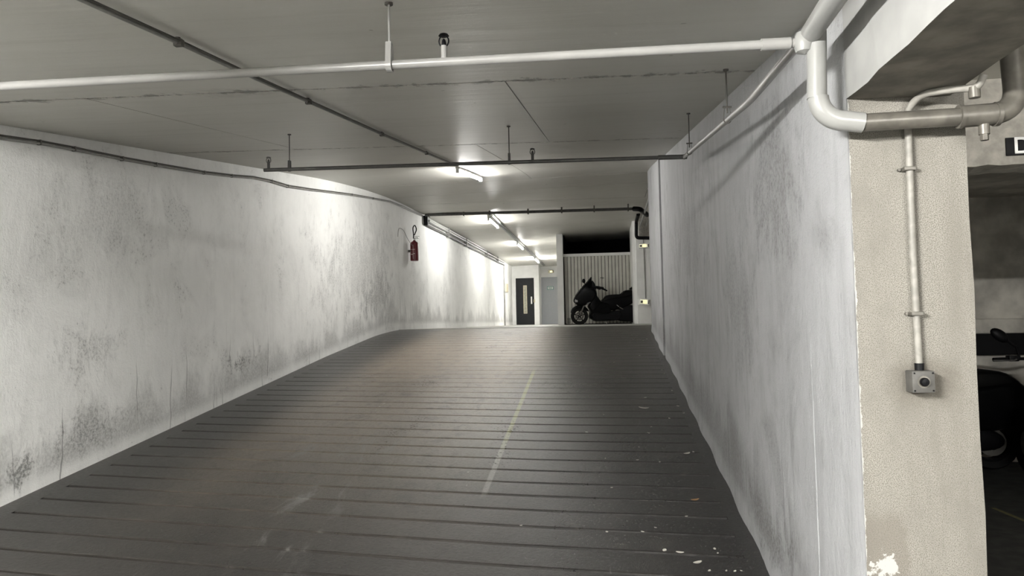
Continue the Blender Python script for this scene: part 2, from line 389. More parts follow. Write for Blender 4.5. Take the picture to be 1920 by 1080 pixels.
m_mirror = plain('mirror_glass', (0.25, 0.26, 0.26), 0.1, metal=0.8)
m_yellowlens = emit('amber_lens', (1.0, 0.80, 0.22), 0.9)
m_signface = emit('lit_sign_face', (1.0, 0.97, 0.62), 0.30)

# ------------------------------------------------------------------ structure: floors
# lower hall floor
bm = B(); grid(bm, lambda x, y: (x, y, 0.0), lin(-4.6, 4.6, 12), lin(-7, 2.25, 12)); box(bm, 0.95, 4.6, 2.25, 8.6, -0.1, 0.0)
o = struct('floor', bm, m_asphalt)
# the ramp: a dirt bed with one concrete strip between every two grooves
YS = lin(2.15, 15.2, 60)
bm = B(); grid(bm, lambda x, y: (x, y, floor_z(y, x) - 0.032), lin(XL - 0.2, XR + 0.2, 4), YS)
ramp = struct('floor_ramp', bm, m_groove)
def gl(yr):                        # groove position at the left wall for its position at the right wall
    return yr + 0.46 * max(0.0, 1 - (yr - 2.6) / 8.0)
yr = 2.30; rows = [yr]
while yr < 14.2:
    yr += 0.262 + 0.008 * math.sin(yr * 5); rows.append(yr)
xa, xb = XL + 0.16, XR - 0.10
for k in range(len(rows) - 1):
    bm = B(); top = []; xs = lin(xa, xb, 14); ga = 0.0125
    j0 = [random.uniform(-1, 1) * 0.0035 for _ in xs]; j1 = [random.uniform(-1, 1) * 0.0035 for _ in xs]
    vs = []
    for i, x in enumerate(xs):
        t = (x - xa) / (xb - xa)
        y0 = gl(rows[k]) * (1 - t) + rows[k] * t + ga + j0[i]; y1 = gl(rows[k + 1]) * (1 - t) + rows[k + 1] * t - ga + j1[i]
        z0, z1 = floor_z(y0, x), floor_z(y1, x)
        vs.append([bm.verts.new(p) for p in ((x, y0, z0 - 0.034), (x, y0 + 0.001, z0 - 0.004), (x, y0 + 0.008, z0 + 0.0005), (x, y1 - 0.008, z1 + 0.0005), (x, y1 - 0.001, z1 - 0.004), (x, y1, z1 - 0.034))])
    for A, D in zip(vs, vs[1:]):
        for i in range(5): bm.faces.new((A[i], D[i], D[i + 1], A[i + 1]))
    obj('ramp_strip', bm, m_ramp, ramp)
for xe0, xe1 in ((XL - 0.05, xa), (xb, XR + 0.05)):
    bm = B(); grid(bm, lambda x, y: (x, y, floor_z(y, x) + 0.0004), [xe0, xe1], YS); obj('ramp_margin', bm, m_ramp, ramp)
# upper level
bm = B(); box(bm, XL - 0.3, 5.0, 14.3, 36.0, ZU - 0.2, ZU); box(bm, 1.1, 5.0, 8.7, 14.3, ZU - 0.2, ZU)
struct('floor_upper', bm, m_upfloor)

# ------------------------------------------------------------------ structure: walls
YW = lin(-7, 2.2, 8) + lin(2.4, 34.6, 110)
bm = B()
def wl(y, s):
    zb = floor_z(y, XL) - 0.05; zt = (ZHL if y < 1.5 else ceil_z(XL, y)) + 0.03
    z = zb + (zt - zb) * s
    w = 0.0 if s in (0, 1) else 0.012 * math.sin(y * 1.7 + s * 5) * math.sin(s * 7 + y * 0.6)
    return (XL + w, y, z)
grid(bm, wl, YW, lin(0, 1, 10)); wl_o = struct('wall_left', bm, m_wall, smooth=True)

bm = B()
def wr(x0, y0, y1, ny):
    def fn(y, s):
        zb = floor_z(y) - 0.05; zt = max(ceil_z(XR, y), 2.2) + 0.03; z = zb + (zt - zb) * s
        e = 0 if s in (0, 1) or abs(y - y0) < .01 or abs(y - y1) < .01 else 0.004 * (math.sin(y * 2.3 + s * 4) - 1)
        foot = 0.03 * math.exp(-((z - zb - .05) / 0.07) ** 2) * (0.6 + 0.5 * math.sin(y * 7))
        return (x0 + e - foot, y, z)
    return grid(bm, fn, lin(y0, y1, ny), lin(0, 1, 16))
A = wr(XR, YP - .004, YJ, 60); D = wr(XR2, YJ, YE, 20)
for j in range(16): bm.faces.new((A[-1][j], A[-1][j + 1], D[0][j + 1], D[0][j]))
q0 = [bm.verts.new((XR + .005, YP + .0, A[0][j].co.z)) for j in range(17)]
for j in range(16): bm.faces.new((A[0][j], A[0][j + 1], q0[j + 1], q0[j]))
zb, zt = floor_z(YE) - 0.05, ceil_z(XR, YE) + .03
e0 = [D[-1][0], D[-1][16], bm.verts.new((0.99, YE, zt)), bm.verts.new((0.99, YE, zb))]; bm.faces.new([D[-1][j] for j in range(17)] + e0[2:])
e1 = [bm.verts.new((0.99, YP + 0.3, z)) for z in (ceil_z(XR, YP) + .03, -.05)]; bm.faces.new((e0[2], e1[0], e1[1], e0[3]))
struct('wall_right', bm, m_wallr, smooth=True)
# raised plaster fillet on the right wall
a = atX(1517, 545, XR); b = atX(1536, 1080, XR)
bm = B(); tube(bm, [(XR, a.y + 0.002 * math.sin(i * 2.1), a.z + (0.35 - a.z) * i / 14) for i in range(15)], 0.0035, 6)
t = struct('trim_1', bm, m_wallr, 'thin raised plaster seam running down the right wall'); t['category'] = 'plaster seam'

# pillar, beam and lintel
bm = B(); box(bm, XR + .004, 1.15, YP, YP + 0.40, -0.05, 2.50)
bmesh.ops.subdivide_edges(bm, edges=bm.edges[:], cuts=10, use_grid_fill=True)
for v in bm.verts:
    if v.co.x > 1.14: v.co.x += 0.003 * math.sin(v.co.z * 9) * (1 if v.co.z < 2.0 else 0)
pillar = struct('pillar', bm, m_pillar, 'rough beige plastered pillar at the foot of the right wall')
bm = B(); box(bm, XR, 1.108, -7, YP + 0.01, 2.203, 2.60)
for f in bm.faces:
    f.material_index = 1 if f.calc_center_median().z < 2.3 else 0
bmesh.ops.subdivide_edges(bm, edges=[e for e in bm.edges if e.calc_length() > 3], cuts=90, use_grid_fill=True)
for v in bm.verts:
    if v.co.z < 2.3: v.co.z += random.uniform(-0.006, 0.006); v.co.x += random.uniform(-0.003, 0.003)
struct('beam', bm, [m_beam, m_raw], 'concrete beam with painted side and raw underside over the pillar')
bm = B(); box(bm, 1.0, 4.6, 3.0, 3.18, 2.06, 2.75)
bmesh.ops.subdivide_edges(bm, edges=[e for e in bm.edges if e.calc_length() > 2], cuts=80, use_grid_fill=True)
for v in bm.verts:
    if v.co.z < 2.2: v.co.z += random.uniform(-0.004, 0.004)
struct('lintel', bm, m_lintel, 'pale concrete lintel over the dark parking box')

# parking box behind the lintel
bm = B(); box(bm, 0.99, 4.6, 8.2, 8.4, 0, 2.8); bxw = struct('wall_box', bm, m_boxwall)
bm = B(); box(bm, 0.99, 4.6, 8.08, 8.2, 1.303, 1.450, 0.01); obj('ledge', bm, m_boxwall, bxw)
bm = B(); box(bm, 0.99, 4.6, 8.03, 8.2, 1.088, 1.301, 0.01); obj('black_strip', bm, m_black, bxw)  # plain black strip below the ledge
bm = B(); box(bm, 4.5, 4.6, -7, 8.4, 0, 2.8); struct('wall_side', bm, m_boxwall)
bm = B(); box(bm, 1.0, 4.6, 3.0, 8.4, 2.70, 2.8); struct('ceiling_box', bm, m_boxwall)
bm = B(); box(bm, XL - 0.2, 4.6, -7.1, -7.0, 0, 2.7); struct('wall_back', bm, m_wall)

# upper level walls
YG = 21.8                          # garage front
xg0 = atY(1056.5, 540, YG).x; xg1 = 1.35; zrail = atY(1120, 475, YG).z
xp0 = atY(1045, 540, YG).x
YF, YD = 32.4, 33.6                # lift wall, grey door wall
xl0, xl1 = atY(965.5, 560, YF).x, atY(1003, 560, YF).x; zl1 = atY(985, 520, YF).z
xc = atY(1011, 560, YF).x
bm = B()
box(bm, XL - 0.1, xl0, YF, YF + 0.2, ZU, 4.1); box(bm, xl1, xc, YF, YD + .1, ZU, 4.1); box(bm, xl0, xl1, YF, YF + 0.2, zl1, 4.1)
struct('wall_lift', bm, m_white)
xd0, xd1 = atY(1014.5, 560, YD).x, atY(1046, 560, YD).x + 0.1; zd1 = atY(1030, 520, YD).z
bm = B(); box(bm, xc, xd0, YD, YD + .2, ZU, 4.2); box(bm, xd0, xp0 + .3, YD, YD + .2, zd1, 4.2); box(bm, xd1, xp0 + .6, YD, YD + .2, ZU, 4.2)
struct('wall_end', bm, m_white)
bm = B(); box(bm, xp0, xg0, YG, YD + 0.1, ZU, 4.2); struct('wall_garage', bm, m_white)
# garage recess
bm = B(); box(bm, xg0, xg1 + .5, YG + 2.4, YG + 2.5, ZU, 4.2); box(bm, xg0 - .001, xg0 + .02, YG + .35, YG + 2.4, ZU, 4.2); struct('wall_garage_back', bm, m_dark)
YQ = 19.9                          # right pillar front
xq = atY(1194.5, 560, YQ).x
bm = B(); box(bm, xq, 2.6, YQ, YG + .3, ZU, 4.2, 0.01); box(bm, xq - 0.075, xq + .02, YQ + 0.12, YG + .3, ZU, 4.2); struct('wall_garage_side', bm, m_white)
z0, z1 = atY(1208, 446, YQ - .3).z, atY(1208, 426, YQ - .3).z
x0 = atY(1198, 440, YQ - .3).x
bm = B(); box(bm, x0, 4.0, YQ - .3, YQ - .02, z0 + 0.02, 4.2, 0.01); struct('beam_upper', bm, m_lintel, 'cream beam across the top of the white upper pillar')
bm = B(); box(bm, 3.9, 4.0, 8.7, 22, ZU, 4.3); box(bm, 1.0, 4.0, 8.6, 8.7, ZU, 4.3); struct('wall_upper_side', bm, m_white)
# kerb line under the garage
bm = B(); box(bm, xp0 - 0.02, 2.6, YG - 2.2, YG, ZU - 0.02, ZU + 0.004)
struct('threshold', bm, m_upfloor, 'pale concrete threshold in front of the garage door')

# ------------------------------------------------------------------ structure: ceiling of panels
bm = B(); grid(bm, lambda x, y: (x, y, ceil_z(x, y) + 0.03), lin(XL - 0.2, 1.2, 6), lin(1.5, 34.5, 120))
for f in bm.faces: f.material_index = 1
box(bm, XL - 0.2, 0.9, -7.05, 1.52, ZHL, ZHL + 0.1); box(bm, 0.95, 4.6, -7.05, 3.1, ZH, ZH + .1)
box(bm, 0.9, 5, 8.7, 34, 4.16, 4.3)
ceil = struct('ceiling', bm, [m_ceil, m_raw])
jts = [(1.5, 1.5), (3.77, 3.90), (6.50, 7.35), (11.9, 13.0), (13.7, 14.4), (14.9, 16.2), (19.5, 19.9), (26.0, 26.0), (34.0, 34.0)]   # joint depth at left / right wall
cols = [[XL, XR + .1], [XL, -2.86, -0.50, XR + .1], [XL, -1.2, XR + .1], [XL, XR + .1], [XL, XR + .1], [XL, 1.2], [XL, 1.2], [XL, 1.2]]
for r_, (j0, j1) in enumerate(zip(jts, jts[1:])):
    for xa_, xb_ in zip(cols[r_], cols[r_][1:]):
        bm = B(); g = 0.0035
        ny = max(3, int((j1[0] - j0[0]) / 0.35))
        def fn(x, s):
            t = (x - XL) / (XR - XL)
            ya = j0[0] * (1 - t) + j0[1] * t + .010; yb = j1[0] * (1 - t) + j1[1] * t - .010
            y = ya + (yb - ya) * s; return (x, y, ceil_z(x, y))
        V = grid(bm, fn, lin(xa_ + g, xb_ - g, 8), lin(0, 1, ny))
        ring = [V[i][0] for i in range(9)] + [V[8][j] for j in range(1, ny + 1)] + [V[i][ny] for i in range(7, -1, -1)] + [V[0][j] for j in range(ny - 1, 0, -1)]
        up = [bm.verts.new(v.co + Vector((0, 0, 0.028))) for v in ring]
        for i in range(len(ring)): bm.faces.new((ring[i], ring[(i + 1) % len(ring)], up[(i + 1) % len(ring)], up[i]))
        obj('ceiling_panel', bm, m_ceil, ceil)

# ------------------------------------------------------------------ doors
# lift door
bm = B(); box(bm, xl0 + .03, xl1 - .03, YF + 0.08, YF + 0.13, ZU + 0.01, zl1 - .03); d1 = struct('door_1', bm, m_lift, 'charcoal lift door with a tall narrow window')
bm = B(); box(bm, xl0 - .14, xl0 + .04, YF - .02, YF + .1, ZU, zl1 + .02); box(bm, xl1 - .03, xl1 + .12, YF - .02, YF + .1, ZU, zl1 + .02); box(bm, xl0 + .04, xl1 - .03, YF - .02, YF + .1, zl1 - .03, zl1 + .02); obj('door_frame', bm, m_white, d1)
xw = atY(984.5, 560, YF).x; zw0, zw1 = atY(985, 588, YF).z, atY(985, 535, YF).z
bm = B()
for q in ((xw - .08, xw - .055, zw0, zw1), (xw + .055, xw + .08, zw0, zw1), (xw - .055, xw + .055, zw0, zw0 + .03), (xw - .055, xw + .055, zw1 - .03, zw1)):
    box(bm, q[0], q[1], YF + .055, YF + .085, q[2], q[3])
obj('window_frame', bm, m_plate, d1)
bm = B(); box(bm, xw - .055, xw + .055, YF + .072, YF + .085, zw0 + .03, zw1 - .03); obj('pane', bm, m_glassy, d1)
xh = atY(996.5, 563, YF).x; zh = atY(996.5, 563, YF).z
bm = B(); box(bm, xh - .03, xh + .03, YF + .0, YF + .03, zh - .16, zh + .16, 0.012); box(bm, xh - .02, xh + .02, YF + .03, YF + .08, zh + .08, zh + .11); box(bm, xh - .02, xh + .02, YF + .03, YF + .08, zh - .11, zh - .08); obj('handle', bm, m_white, d1)
bm = B(); box(bm, xh + .10, xh + .16, YF - .04, YF + .03, zh - .10, zh + .04, 0.008); tag(obj('call_button', bm, m_plate), 'small pale call button plate beside the lift door', 'call button')
# grey door
bm = B(); box(bm, xd0 + .03, xd1, YD + .05, YD + .1, ZU + .01, zd1 - .02); d2 = struct('door_2', bm, m_greydoor, 'plain grey-blue door with a small green notice')
bm = B(); box(bm, xd0 - .02, xd0 + .04, YD - .01, YD + .11, ZU, zd1 + .01); box(bm, xd0 + .04, xd1, YD - .01, YD + .11, zd1 - .03, zd1 + .01); obj('door_frame', bm, m_greydoor, d2)
ps = atY(1032, 540, YD + .05)
sg = thing('door_sign', 'small white notice with a green border on the grey door', 'sign', (ps.x, YD + .045, ps.z))
bm = B(); box(bm, ps.x - .145, ps.x + .145, YD + .042, YD + .05, ps.z - .075, ps.z + .075); obj('sign_border', bm, m_green, sg)
bm = B(); box(bm, ps.x - .12, ps.x + .12, YD + .038, YD + .042, ps.z - .052, ps.z + .052); obj('sign_face', bm, m_white, sg)
for k in range(2):
    bm = B(); box(bm, ps.x - .09 + .02 * k, ps.x + .09 - .02 * k, YD + .035, YD + .038, ps.z + .012 - .045 * k, ps.z + .032 - .045 * k); obj('text_line', bm, m_green, sg)
# garage door of upright slats
bm = B(); box(bm, xg0, xg1, YG + 0.30, YG + 0.34, ZU, zrail); d3 = struct('door_3', bm, m_groove, 'ribbed cream garage door behind the scooter')
pw = 0.1; x = xg0 + 0.07; first = None
while x < xg1 - 0.02:
    if first is None:
        bm = B(); box(bm, -0.043, 0.043, -0.012, 0.012, 0.03, zrail - ZU - 0.05, 0.006); first = sl_ = obj('slat', bm, m_garage, d3)
    else:
        sl_ = first.copy(); C.objects.link(sl_)
    sl_.location = (x, YG + 0.285, ZU); x += pw
bm = B(); box(bm, xg0, xg1, YG + .24, YG + .34, zrail - .05, zrail + .03); obj('top_rail', bm, m_white, d3)
ph = atY(1129, 521, YG + .27)
bm = B(); cyl(bm, (ph.x, YG + .285, ph.z), (ph.x, YG + .23, ph.z), 0.012, n=8); cyl(bm, (ph.x - .055, YG + .225, ph.z), (ph.x + .055, YG + .225, ph.z - .01), 0.010, n=8); cyl(bm, (ph.x, YG + .225, ph.z - .05), (ph.x, YG + .225, ph.z + .03), .006, n=8); obj('handle', bm, m_rod, d3)
pv = atY(1067, 601, YG + .28)
bm = B()
for k in range(4): box(bm, pv.x - .05, pv.x + .05, YG + .262, YG + .275, pv.z - .07 + .04 * k, pv.z - .05 + .04 * k)
obj('vent_grille', bm, m_rod, d3)

# ------------------------------------------------------------------ fluorescent lamps
def lamp(a, b, power, label, drop=0.055, group='fluorescent batten lamps along the ceiling'):
    a = Vector(a); b = Vector(b); mid = (a + b) / 2
    t = thing('ceiling_lamp', label, 'lamp', mid, group); d = (b - a).normalized(); L = (b - a).length
    side = d.cross(Vector((0, 0, 1))).normalized(); up = side.cross(d)
    def bar(bm, w, h0, h1, s0, s1):
        P = [bm.verts.new(a + d * s + side * sx + up * h) for s in (s0, s1) for sx in (-w, w) for h in (h0, h1)]
        for f in ((0,1,3,2),(4,6,7,5),(0,4,5,1),(2,3,7,6),(0,2,6,4),(1,5,7,3)): bm.faces.new([P[i] for i in f])
    bm = B(); bar(bm, 0.026, 0.020, drop + .02, 0, L); obj('housing', bm, m_lampbody, t)
    for s in (0.0, L - 0.03):
        bm = B(); bar(bm, 0.022, -0.03, 0.03, s, s + .03); obj('end_cap', bm, m_lampbody, t)
    area = 2 * math.pi * 0.019 * (L - .06)
    me = emit('tube_light', TUBE, power / area)
    bm = B(); cyl(bm, a + d * .03, b - d * .03, 0.019, n=10); obj('tube', bm, me, t)
    return t
def on_ceiling(x, y, drop): return (x, y, ceil_z(x, y) - drop)
lamp(on_ceiling(-1.90, 9.60, .05), on_ceiling(-1.90, 11.5, .05), P_RAMP, 'bright tube lamp over the upper ramp, nearest of the lamp row', .025)
names = ['tube lamp just beyond the thin dark pipe crossing the ceiling', 'middle tube lamp between the crossing pipe and the doors', 'farthest tube lamp close above the grey door']
for nm, pwr, (p, q) in zip(names, P_UP, (((916, 411), (941, 433)), ((970, 458), (986, 474)), ((1003, 486), (1016, 499)))):
    z = ceil_z(-2.7, 20) - .11
    a, b = atZ(*p, z), atZ(*q, z); lamp((a.x, a.y, z), (a.x, a.y + 1.5, z), pwr, nm, .09)
lamp((-1.2, -0.9, ZHL - .20), (-1.2, 0.6, ZHL - .20), P_REAR, 'tube lamp of the lower hall behind the viewpoint', .19)
lamp((1.7, -3.4, ZH - .08), (3.2, -3.4, ZH - .08), P_SIDE, 'tube lamp of the lower hall beside the parking boxes', .07)

# ------------------------------------------------------------------ pipes
XP = 0.63                          # line of the pipe along the right wall
pT = atX(1500, 80, XP); pBend = atX(1405, 190, XP); pEnd = atX(1283, 294, XP)
pNL = atZ(-60, 165, pT.z - 0.01)
# near cross pipe
t = thing('sprinkler_pipe', 'white sprinkler pipe crossing the ceiling nearest the viewer', 'pipe', pT)
bm = B(); tube(bm, [pT, pNL], 0.0148, 20); obj('pipe', bm, m_pipe, t, True)
ux = (pNL - pT).normalized()
bm = B(); cyl(bm, pT + ux * .03, pT + ux * 0.12, 0.0190, n=20); obj('coupling', bm, m_pipe, t, True)
def head(t, p, mat_base, scale=1.0, dark=m_black):
    k = scale; bm = B(); cyl(bm, p, p + Vector((0, 0, .065 * k)), .0145 * k, n=14); h = obj('sprinkler_head', bm, mat_base, t, True)
    b = p + Vector((0, 0, .062 * k))
    bm = B(); lathe(bm, [(.011 * k, 0), (.012 * k, .015 * k), (.009 * k, .03 * k), (.003 * k, .038 * k)], b, n=10); obj('fusible_link', bm, dark, h, True)
    bm = B(); tube(bm, [b + Vector((math.sin(s) * .024 * k, 0, .026 * k - math.cos(s) * .028 * k)) for s in lin(R(25), R(335), 18)], .0035 * k, 6); obj('yoke', bm, dark, h, True)
    bm = B(); cyl(bm, b + Vector((0, 0, .052 * k)), b + Vector((0, 0, .060 * k)), .026 * k, .020 * k, n=16); obj('deflector', bm, dark, h, True)
def on_pipe(a, b, px):              # point of the pipe under an image column
    best = min((abs(px - project(a + (b - a) * s)[0]), s) for s in lin(0, 1, 800))[1]; return a + (b - a) * best
def project(p):
    v = p - EYE; x, y, z = v.dot(cx), v.dot(cy), -v.dot(cz); return (960 + FPX * x / z, 540 - FPX * y / z)
head(t, on_pipe(pT, pNL, 832) + Vector((0, 0, .010)), m_pipe, 0.68)
def hanger(t, p, r, mrod, mclip, axis, fork=False, big=0.0):
    r += big
    zc = ceil_z(p.x, p.y); bm = B()
    top = Vector((p.x, p.y, zc)); low = p + Vector((0, 0, r + (.055 if not fork else .05)))
    cyl(bm, low - Vector((0, 0, .03)), top, 0.004, n=8); h = obj('hanger', bm, mrod, t, True)
    bm = B(); cyl(bm, top - Vector((0, 0, .008)), top, 0.014, n=10); obj('rod_plate', bm, m_rod, h, True)
    ax = Vector(axis).normalized(); sd = ax.cross(Vector((0, 0, 1))).normalized(); bm = B()
    pts = [p + sd * (r + .004) * math.sin(s) - Vector((0, 0, 1)) * (r + .004) * math.cos(s) for s in lin(R(-100), R(100), 12)]
    pts = [low - sd * .014] + pts + [low + sd * .014] + [low - sd * .014]
    w = (.009 if not big else .0095) if not fork else .004
    ring = [[bm.verts.new(q + ax * o) for o in (-w, w)] for q in pts]
    for A, D in zip(ring, ring[1:]): bm.faces.new((A[0], A[1], D[1], D[0]))
    ho = obj('strap', bm, mclip, h); md = ho.modifiers.new('thick', 'SOLIDIFY'); md.thickness = .003
    if fork:
        bm = B(); cyl(bm, low - sd * .022, low + sd * .022, .005, n=8); obj('cross_bar', bm, m_rod, h)
hanger(t, on_pipe(pT, pNL, 730), .0148, m_pipe, m_pipe, ux, big=.005)
# pipe along the right wall and far cross pipe
pFL = atZ(495, 319, pEnd.z)
t = thing('sprinkler_pipe', 'sprinkler pipe along the right wall turning left across the ramp', 'pipe', pBend)
bm = B(); tube(bm, rounded([pT, pBend, pEnd], .12), .0155, 16); obj('wall_run', bm, m_pipe, t, True)
bm = B(); tube(bm, [pEnd + Vector((0.0, 0, 0)), pFL], .0148, 16); obj('cross_run', bm, m_piped, t, True)
uf = (pFL - pEnd).normalized()
bm = B(); cyl(bm, pEnd - uf * .02, pEnd + uf * .20, .0185, n=16); obj('coupling', bm, m_piped, t, True)
bm = B(); lathe(bm, [(.0, -.021), (.014, -.016), (.021, 0), (.014, .016), (.0, .021)], pEnd, n=14); obj('elbow', bm, m_piped, t, True)
for c in (504, 999): head(t, on_pipe(pEnd, pFL, c) + Vector((0, 0, .008)), m_piped, 0.78, m_piped)
for c in (543, 955):
    p = on_pipe(pEnd, pFL, c); hanger(t, p, .0148, m_rod, m_piped, uf)
dw = (pEnd - pBend).normalized()
for c in (1364, 1293):
    p = on_pipe(pBend, pEnd, c); hanger(t, p, .0155, m_rod, m_rod, dw, True)
# big feed pipe: from behind the camera to the tee, down, round the pillar and up
YQ2 = pT.y
pD0 = atY(1530, 60, YQ2); pDb = atY(1536, 229, YQ2 - .0); pH1 = atY(1618, 230, YQ2); pH2 = atY(1800, 219, YQ2)
pH3 = atY(1895, 211, YQ2); 
t = thing('feed_pipe', 'thick pipe dropping from the ceiling corner and crossing the pillar', 'pipe', pDb)
RB = .030
top_a = Vector((XP + .03, YQ2 + .03, pT.z + .02))
bm = B(); tube(bm, [top_a, Vector((XP + .03, YQ2 - .35, pT.z + .03)), Vector((XP + .03, YQ2 - 3.2, pT.z + .035))], [.032, .034, .034], 20); obj('overhead_run', bm, m_pipew, t, True)
bm = B(); lathe(bm, [(.0, -.04), (.025, -.03), (.035, 0), (.025, .03), (.0, .04)], pT + Vector((.012, 0, 0)), n=16); obj('tee', bm, m_pipew, t, True)
bm = B(); tube(bm, [Vector((pD0.x, YQ2 - .005, pT.z + .03)), Vector((pDb.x - .004, YQ2, pDb.z + .075))], RB, 20); obj('drop_run', bm, m_pipew, t, True)
re_ = .078; bm = B(); tube(bm, [Vector((pDb.x + re_ - re_ * math.cos(a_), YQ2, pDb.z + re_ - re_ * math.sin(a_))) for a_ in lin(0, R(90), 12)] + [pH1], RB * 1.06, 20); obj('elbow', bm, m_pipew, t, True)
bm = B(); tube(bm, [pH1, pH2], .0275, 20); obj('pillar_run', bm, m_pipeg, t, True)
up1 = Vector((pH3.x + .02, YQ2 + .02, ZH))
bm = B(); tube(bm, rounded([pH2, pH3 + Vector((.02, 0, .0)), up1], .10, 10), .0335, 20); obj('riser', bm, m_pipeg, t, True)
for c, rr in ((pH2, .036), (atY(1868, 214, YQ2), .037)):
    bm = B(); dd = (pH2 - pH1).normalized(); cyl(bm, c - dd * .006, c + dd * .006, rr, n=20); obj('weld_ring', bm, m_pipeg, t, True)
bm = B(); c = atY(1845, 240, YQ2); cyl(bm, c + Vector((0, 0, .02)), c - Vector((0, 0, .02)), .0155, n=14); cyl(bm, c - Vector((0, 0, .02)), c - Vector((0, 0, .038)), .012, n=6); obj('drain_plug', bm, m_pipeg, t, True)

# ------------------------------------------------------------------ conduits and cables
def ceil_pick(px, py):              # image point on the ceiling surface
    d = ray(px, py); s = 1.0
    lo, hi = 1.0, 60.0
    for _ in range(60):
        s = (lo + hi) / 2; p = EYE + d * (s / d.y)
        if p.z > ceil_z(p.x, p.y): hi = s
        else: lo = s
    return p
pts = [ceil_pick(*q) for q in ((120, -28), (180, 0), (333, 70), (480, 140), (577, 184), (715, 247), (853, 307))]
t = thing('ceiling_conduit', 'thin grey conduit running up the sloping ceiling towards the first lamp', 'conduit', pts[3])
bm = B(); tube(bm, [p - Vector((0, 0, .022)) for p in pts], .0072, 10); obj('conduit', bm, m_cond, t, True)
bm = B(); tube(bm, [p + Vector((.016, 0, -.017)) for p in pts], .005, 8); obj('cable', bm, m_rod, t, True)
for q in (pts[2], pts[4], pts[5], (pts[5] + pts[6]) / 2):
    bm = B(); cyl(bm, (q.x, q.y, ceil_z(q.x, q.y)), (q.x, q.y, ceil_z(q.x, q.y) - .02), .011, n=8); box(bm, q.x - .013, q.x + .022, q.y - .012, q.y + .012, q.z - .036, q.z - .009, .003); obj('clip', bm, m_rod, t)
pts2 = [ceil_pick(*q) for q in ((918, 403), (940, 425), (968, 451), (1000, 481), (1020, 499))]
z2 = ceil_z(-2.7, 22) - .03
pts2 = [atZ(*q, z2) for q in ((919, 405), (940, 425), (968, 451), (1000, 480), (1019, 498))]
t = thing('ceiling_conduit', 'grey conduit linking the far lamps on the level ceiling', 'conduit', pts2[1])
bm = B(); tube(bm, pts2, .022, 8); obj('conduit', bm, m_cond, t, True)
bm = B(); tube(bm, [p + Vector((.06, 0, .005)) for p in pts2], .014, 8); obj('cable', bm, m_cond, t, True)
# conduit along the left wall
lw = [(-90, 246), (0, 259), (75, 269), (140, 281), (230, 299), (293, 310), (383, 325), (435, 331), (475, 334), (510, 341), (540, 350), (580, 356), (660, 366), (700, 373), (732, 379), (755, 388), (775, 398), (793, 406)]
wp = [atX(px, py, XL + .022) for px, py in lw]
t = thing('wall_conduit', 'thin dark cable run clipped along the top of the left wall', 'conduit', wp[6])
bm = B(); tube(bm, wp, .0095, 8); obj('conduit', bm, m_cond, t, True)
bm = B(); tube(bm, [p + Vector((0.002, 0, .019)) for p in wp], .007, 8); obj('cable', bm, m_rod, t, True)
for i in (2, 3, 4, 5, 6, 7, 9, 10, 12, 13):
    p = wp[i]; bm = B(); box(bm, XL, XL + .033, p.y - .007, p.y + .007, p.z - .011, p.z + .027, .002); obj('clip', bm, m_rod, t)
# thin dark pipe across the ceiling after the crest
pa, pb = atX(797, 403, XL + .06), None
zc = pa.z
pb = atZ(1188, 391.5, zc + .06)
t = thing('ceiling_pipe', 'thin dark pipe clipped across the ceiling above the crest of the ramp', 'pipe', pa)
bm = B(); tube(bm, [pa, pb], .034, 12); obj('pipe', bm, m_piped, t, True)
for c in (805, 870, 918, 990, 1053, 1114, 1178):
    p = on_pipe(pa, pb, c); bm = B(); box(bm, p.x - .015, p.x + .015, p.y - .05, p.y + .05, p.z - .05, ceil_z(p.x, p.y) - .002 if ceil_z(p.x, p.y) > p.z else p.z + .05); obj('clip', bm, m_rod, t)
pe = [pb, atZ(1200, 392, zc + .03), Vector((pb.x + .33, pb.y + .5, zc - .02))]
bm = B(); tube(bm, rounded(pe, .2), .055, 12); obj('black_bend', bm, m_black, t, True)
# black corner piece and pipes down the left wall
pk0, pk1 = atX(798, 404, XL + .06), atX(799, 422, XL + .06)
tt = thing('cable_tray', 'pair of pale pipes along the top of the left wall beyond the crest', 'pipes', pk1)
bm = B(); tube(bm, [pk0, pk1], .055, 10); obj('black_corner', bm, m_black, tt, True)
for (a, b, r_, m_) in (((800, 421), (945, 497), .028, m_piped), ((803, 414), (945, 492), .035, m_pipew), ((800, 409), (943, 486), .03, m_pipew)):
    A_, B_ = atX(*a, XL + .05), atX(*b, XL + .05); bm = B(); tube(bm, [A_, B_], r_, 10); obj('pipe_run', bm, m_, tt, True)
for c in ((836, 434), (870, 452), (909, 473), (930, 484)):
    p = atX(*c, XL); bm = B(); box(bm, XL, XL + .10, p.y - .03, p.y + .03, p.z - .16, p.z + .14, .008); obj('bracket', bm, m_pipew, tt)
pv0 = atX(945, 497, XL + .04); bm = B(); tube(bm, [pv0, Vector((pv0.x, pv0.y, ZU))], .03, 10)
tag(obj('drop_conduit', bm, m_cond, None, True), 'upright grey conduit on the left wall near the lift', 'conduit')
pp = atX(949, 540, XL); bm = B(); box(bm, XL, XL + .06, pp.y - .3, pp.y + .25, pp.z - .17, pp.z + .17, .01)
q = tag(obj('wall_plate', bm, m_plate), 'small yellowed panel on the left wall beside the lift', 'panel')
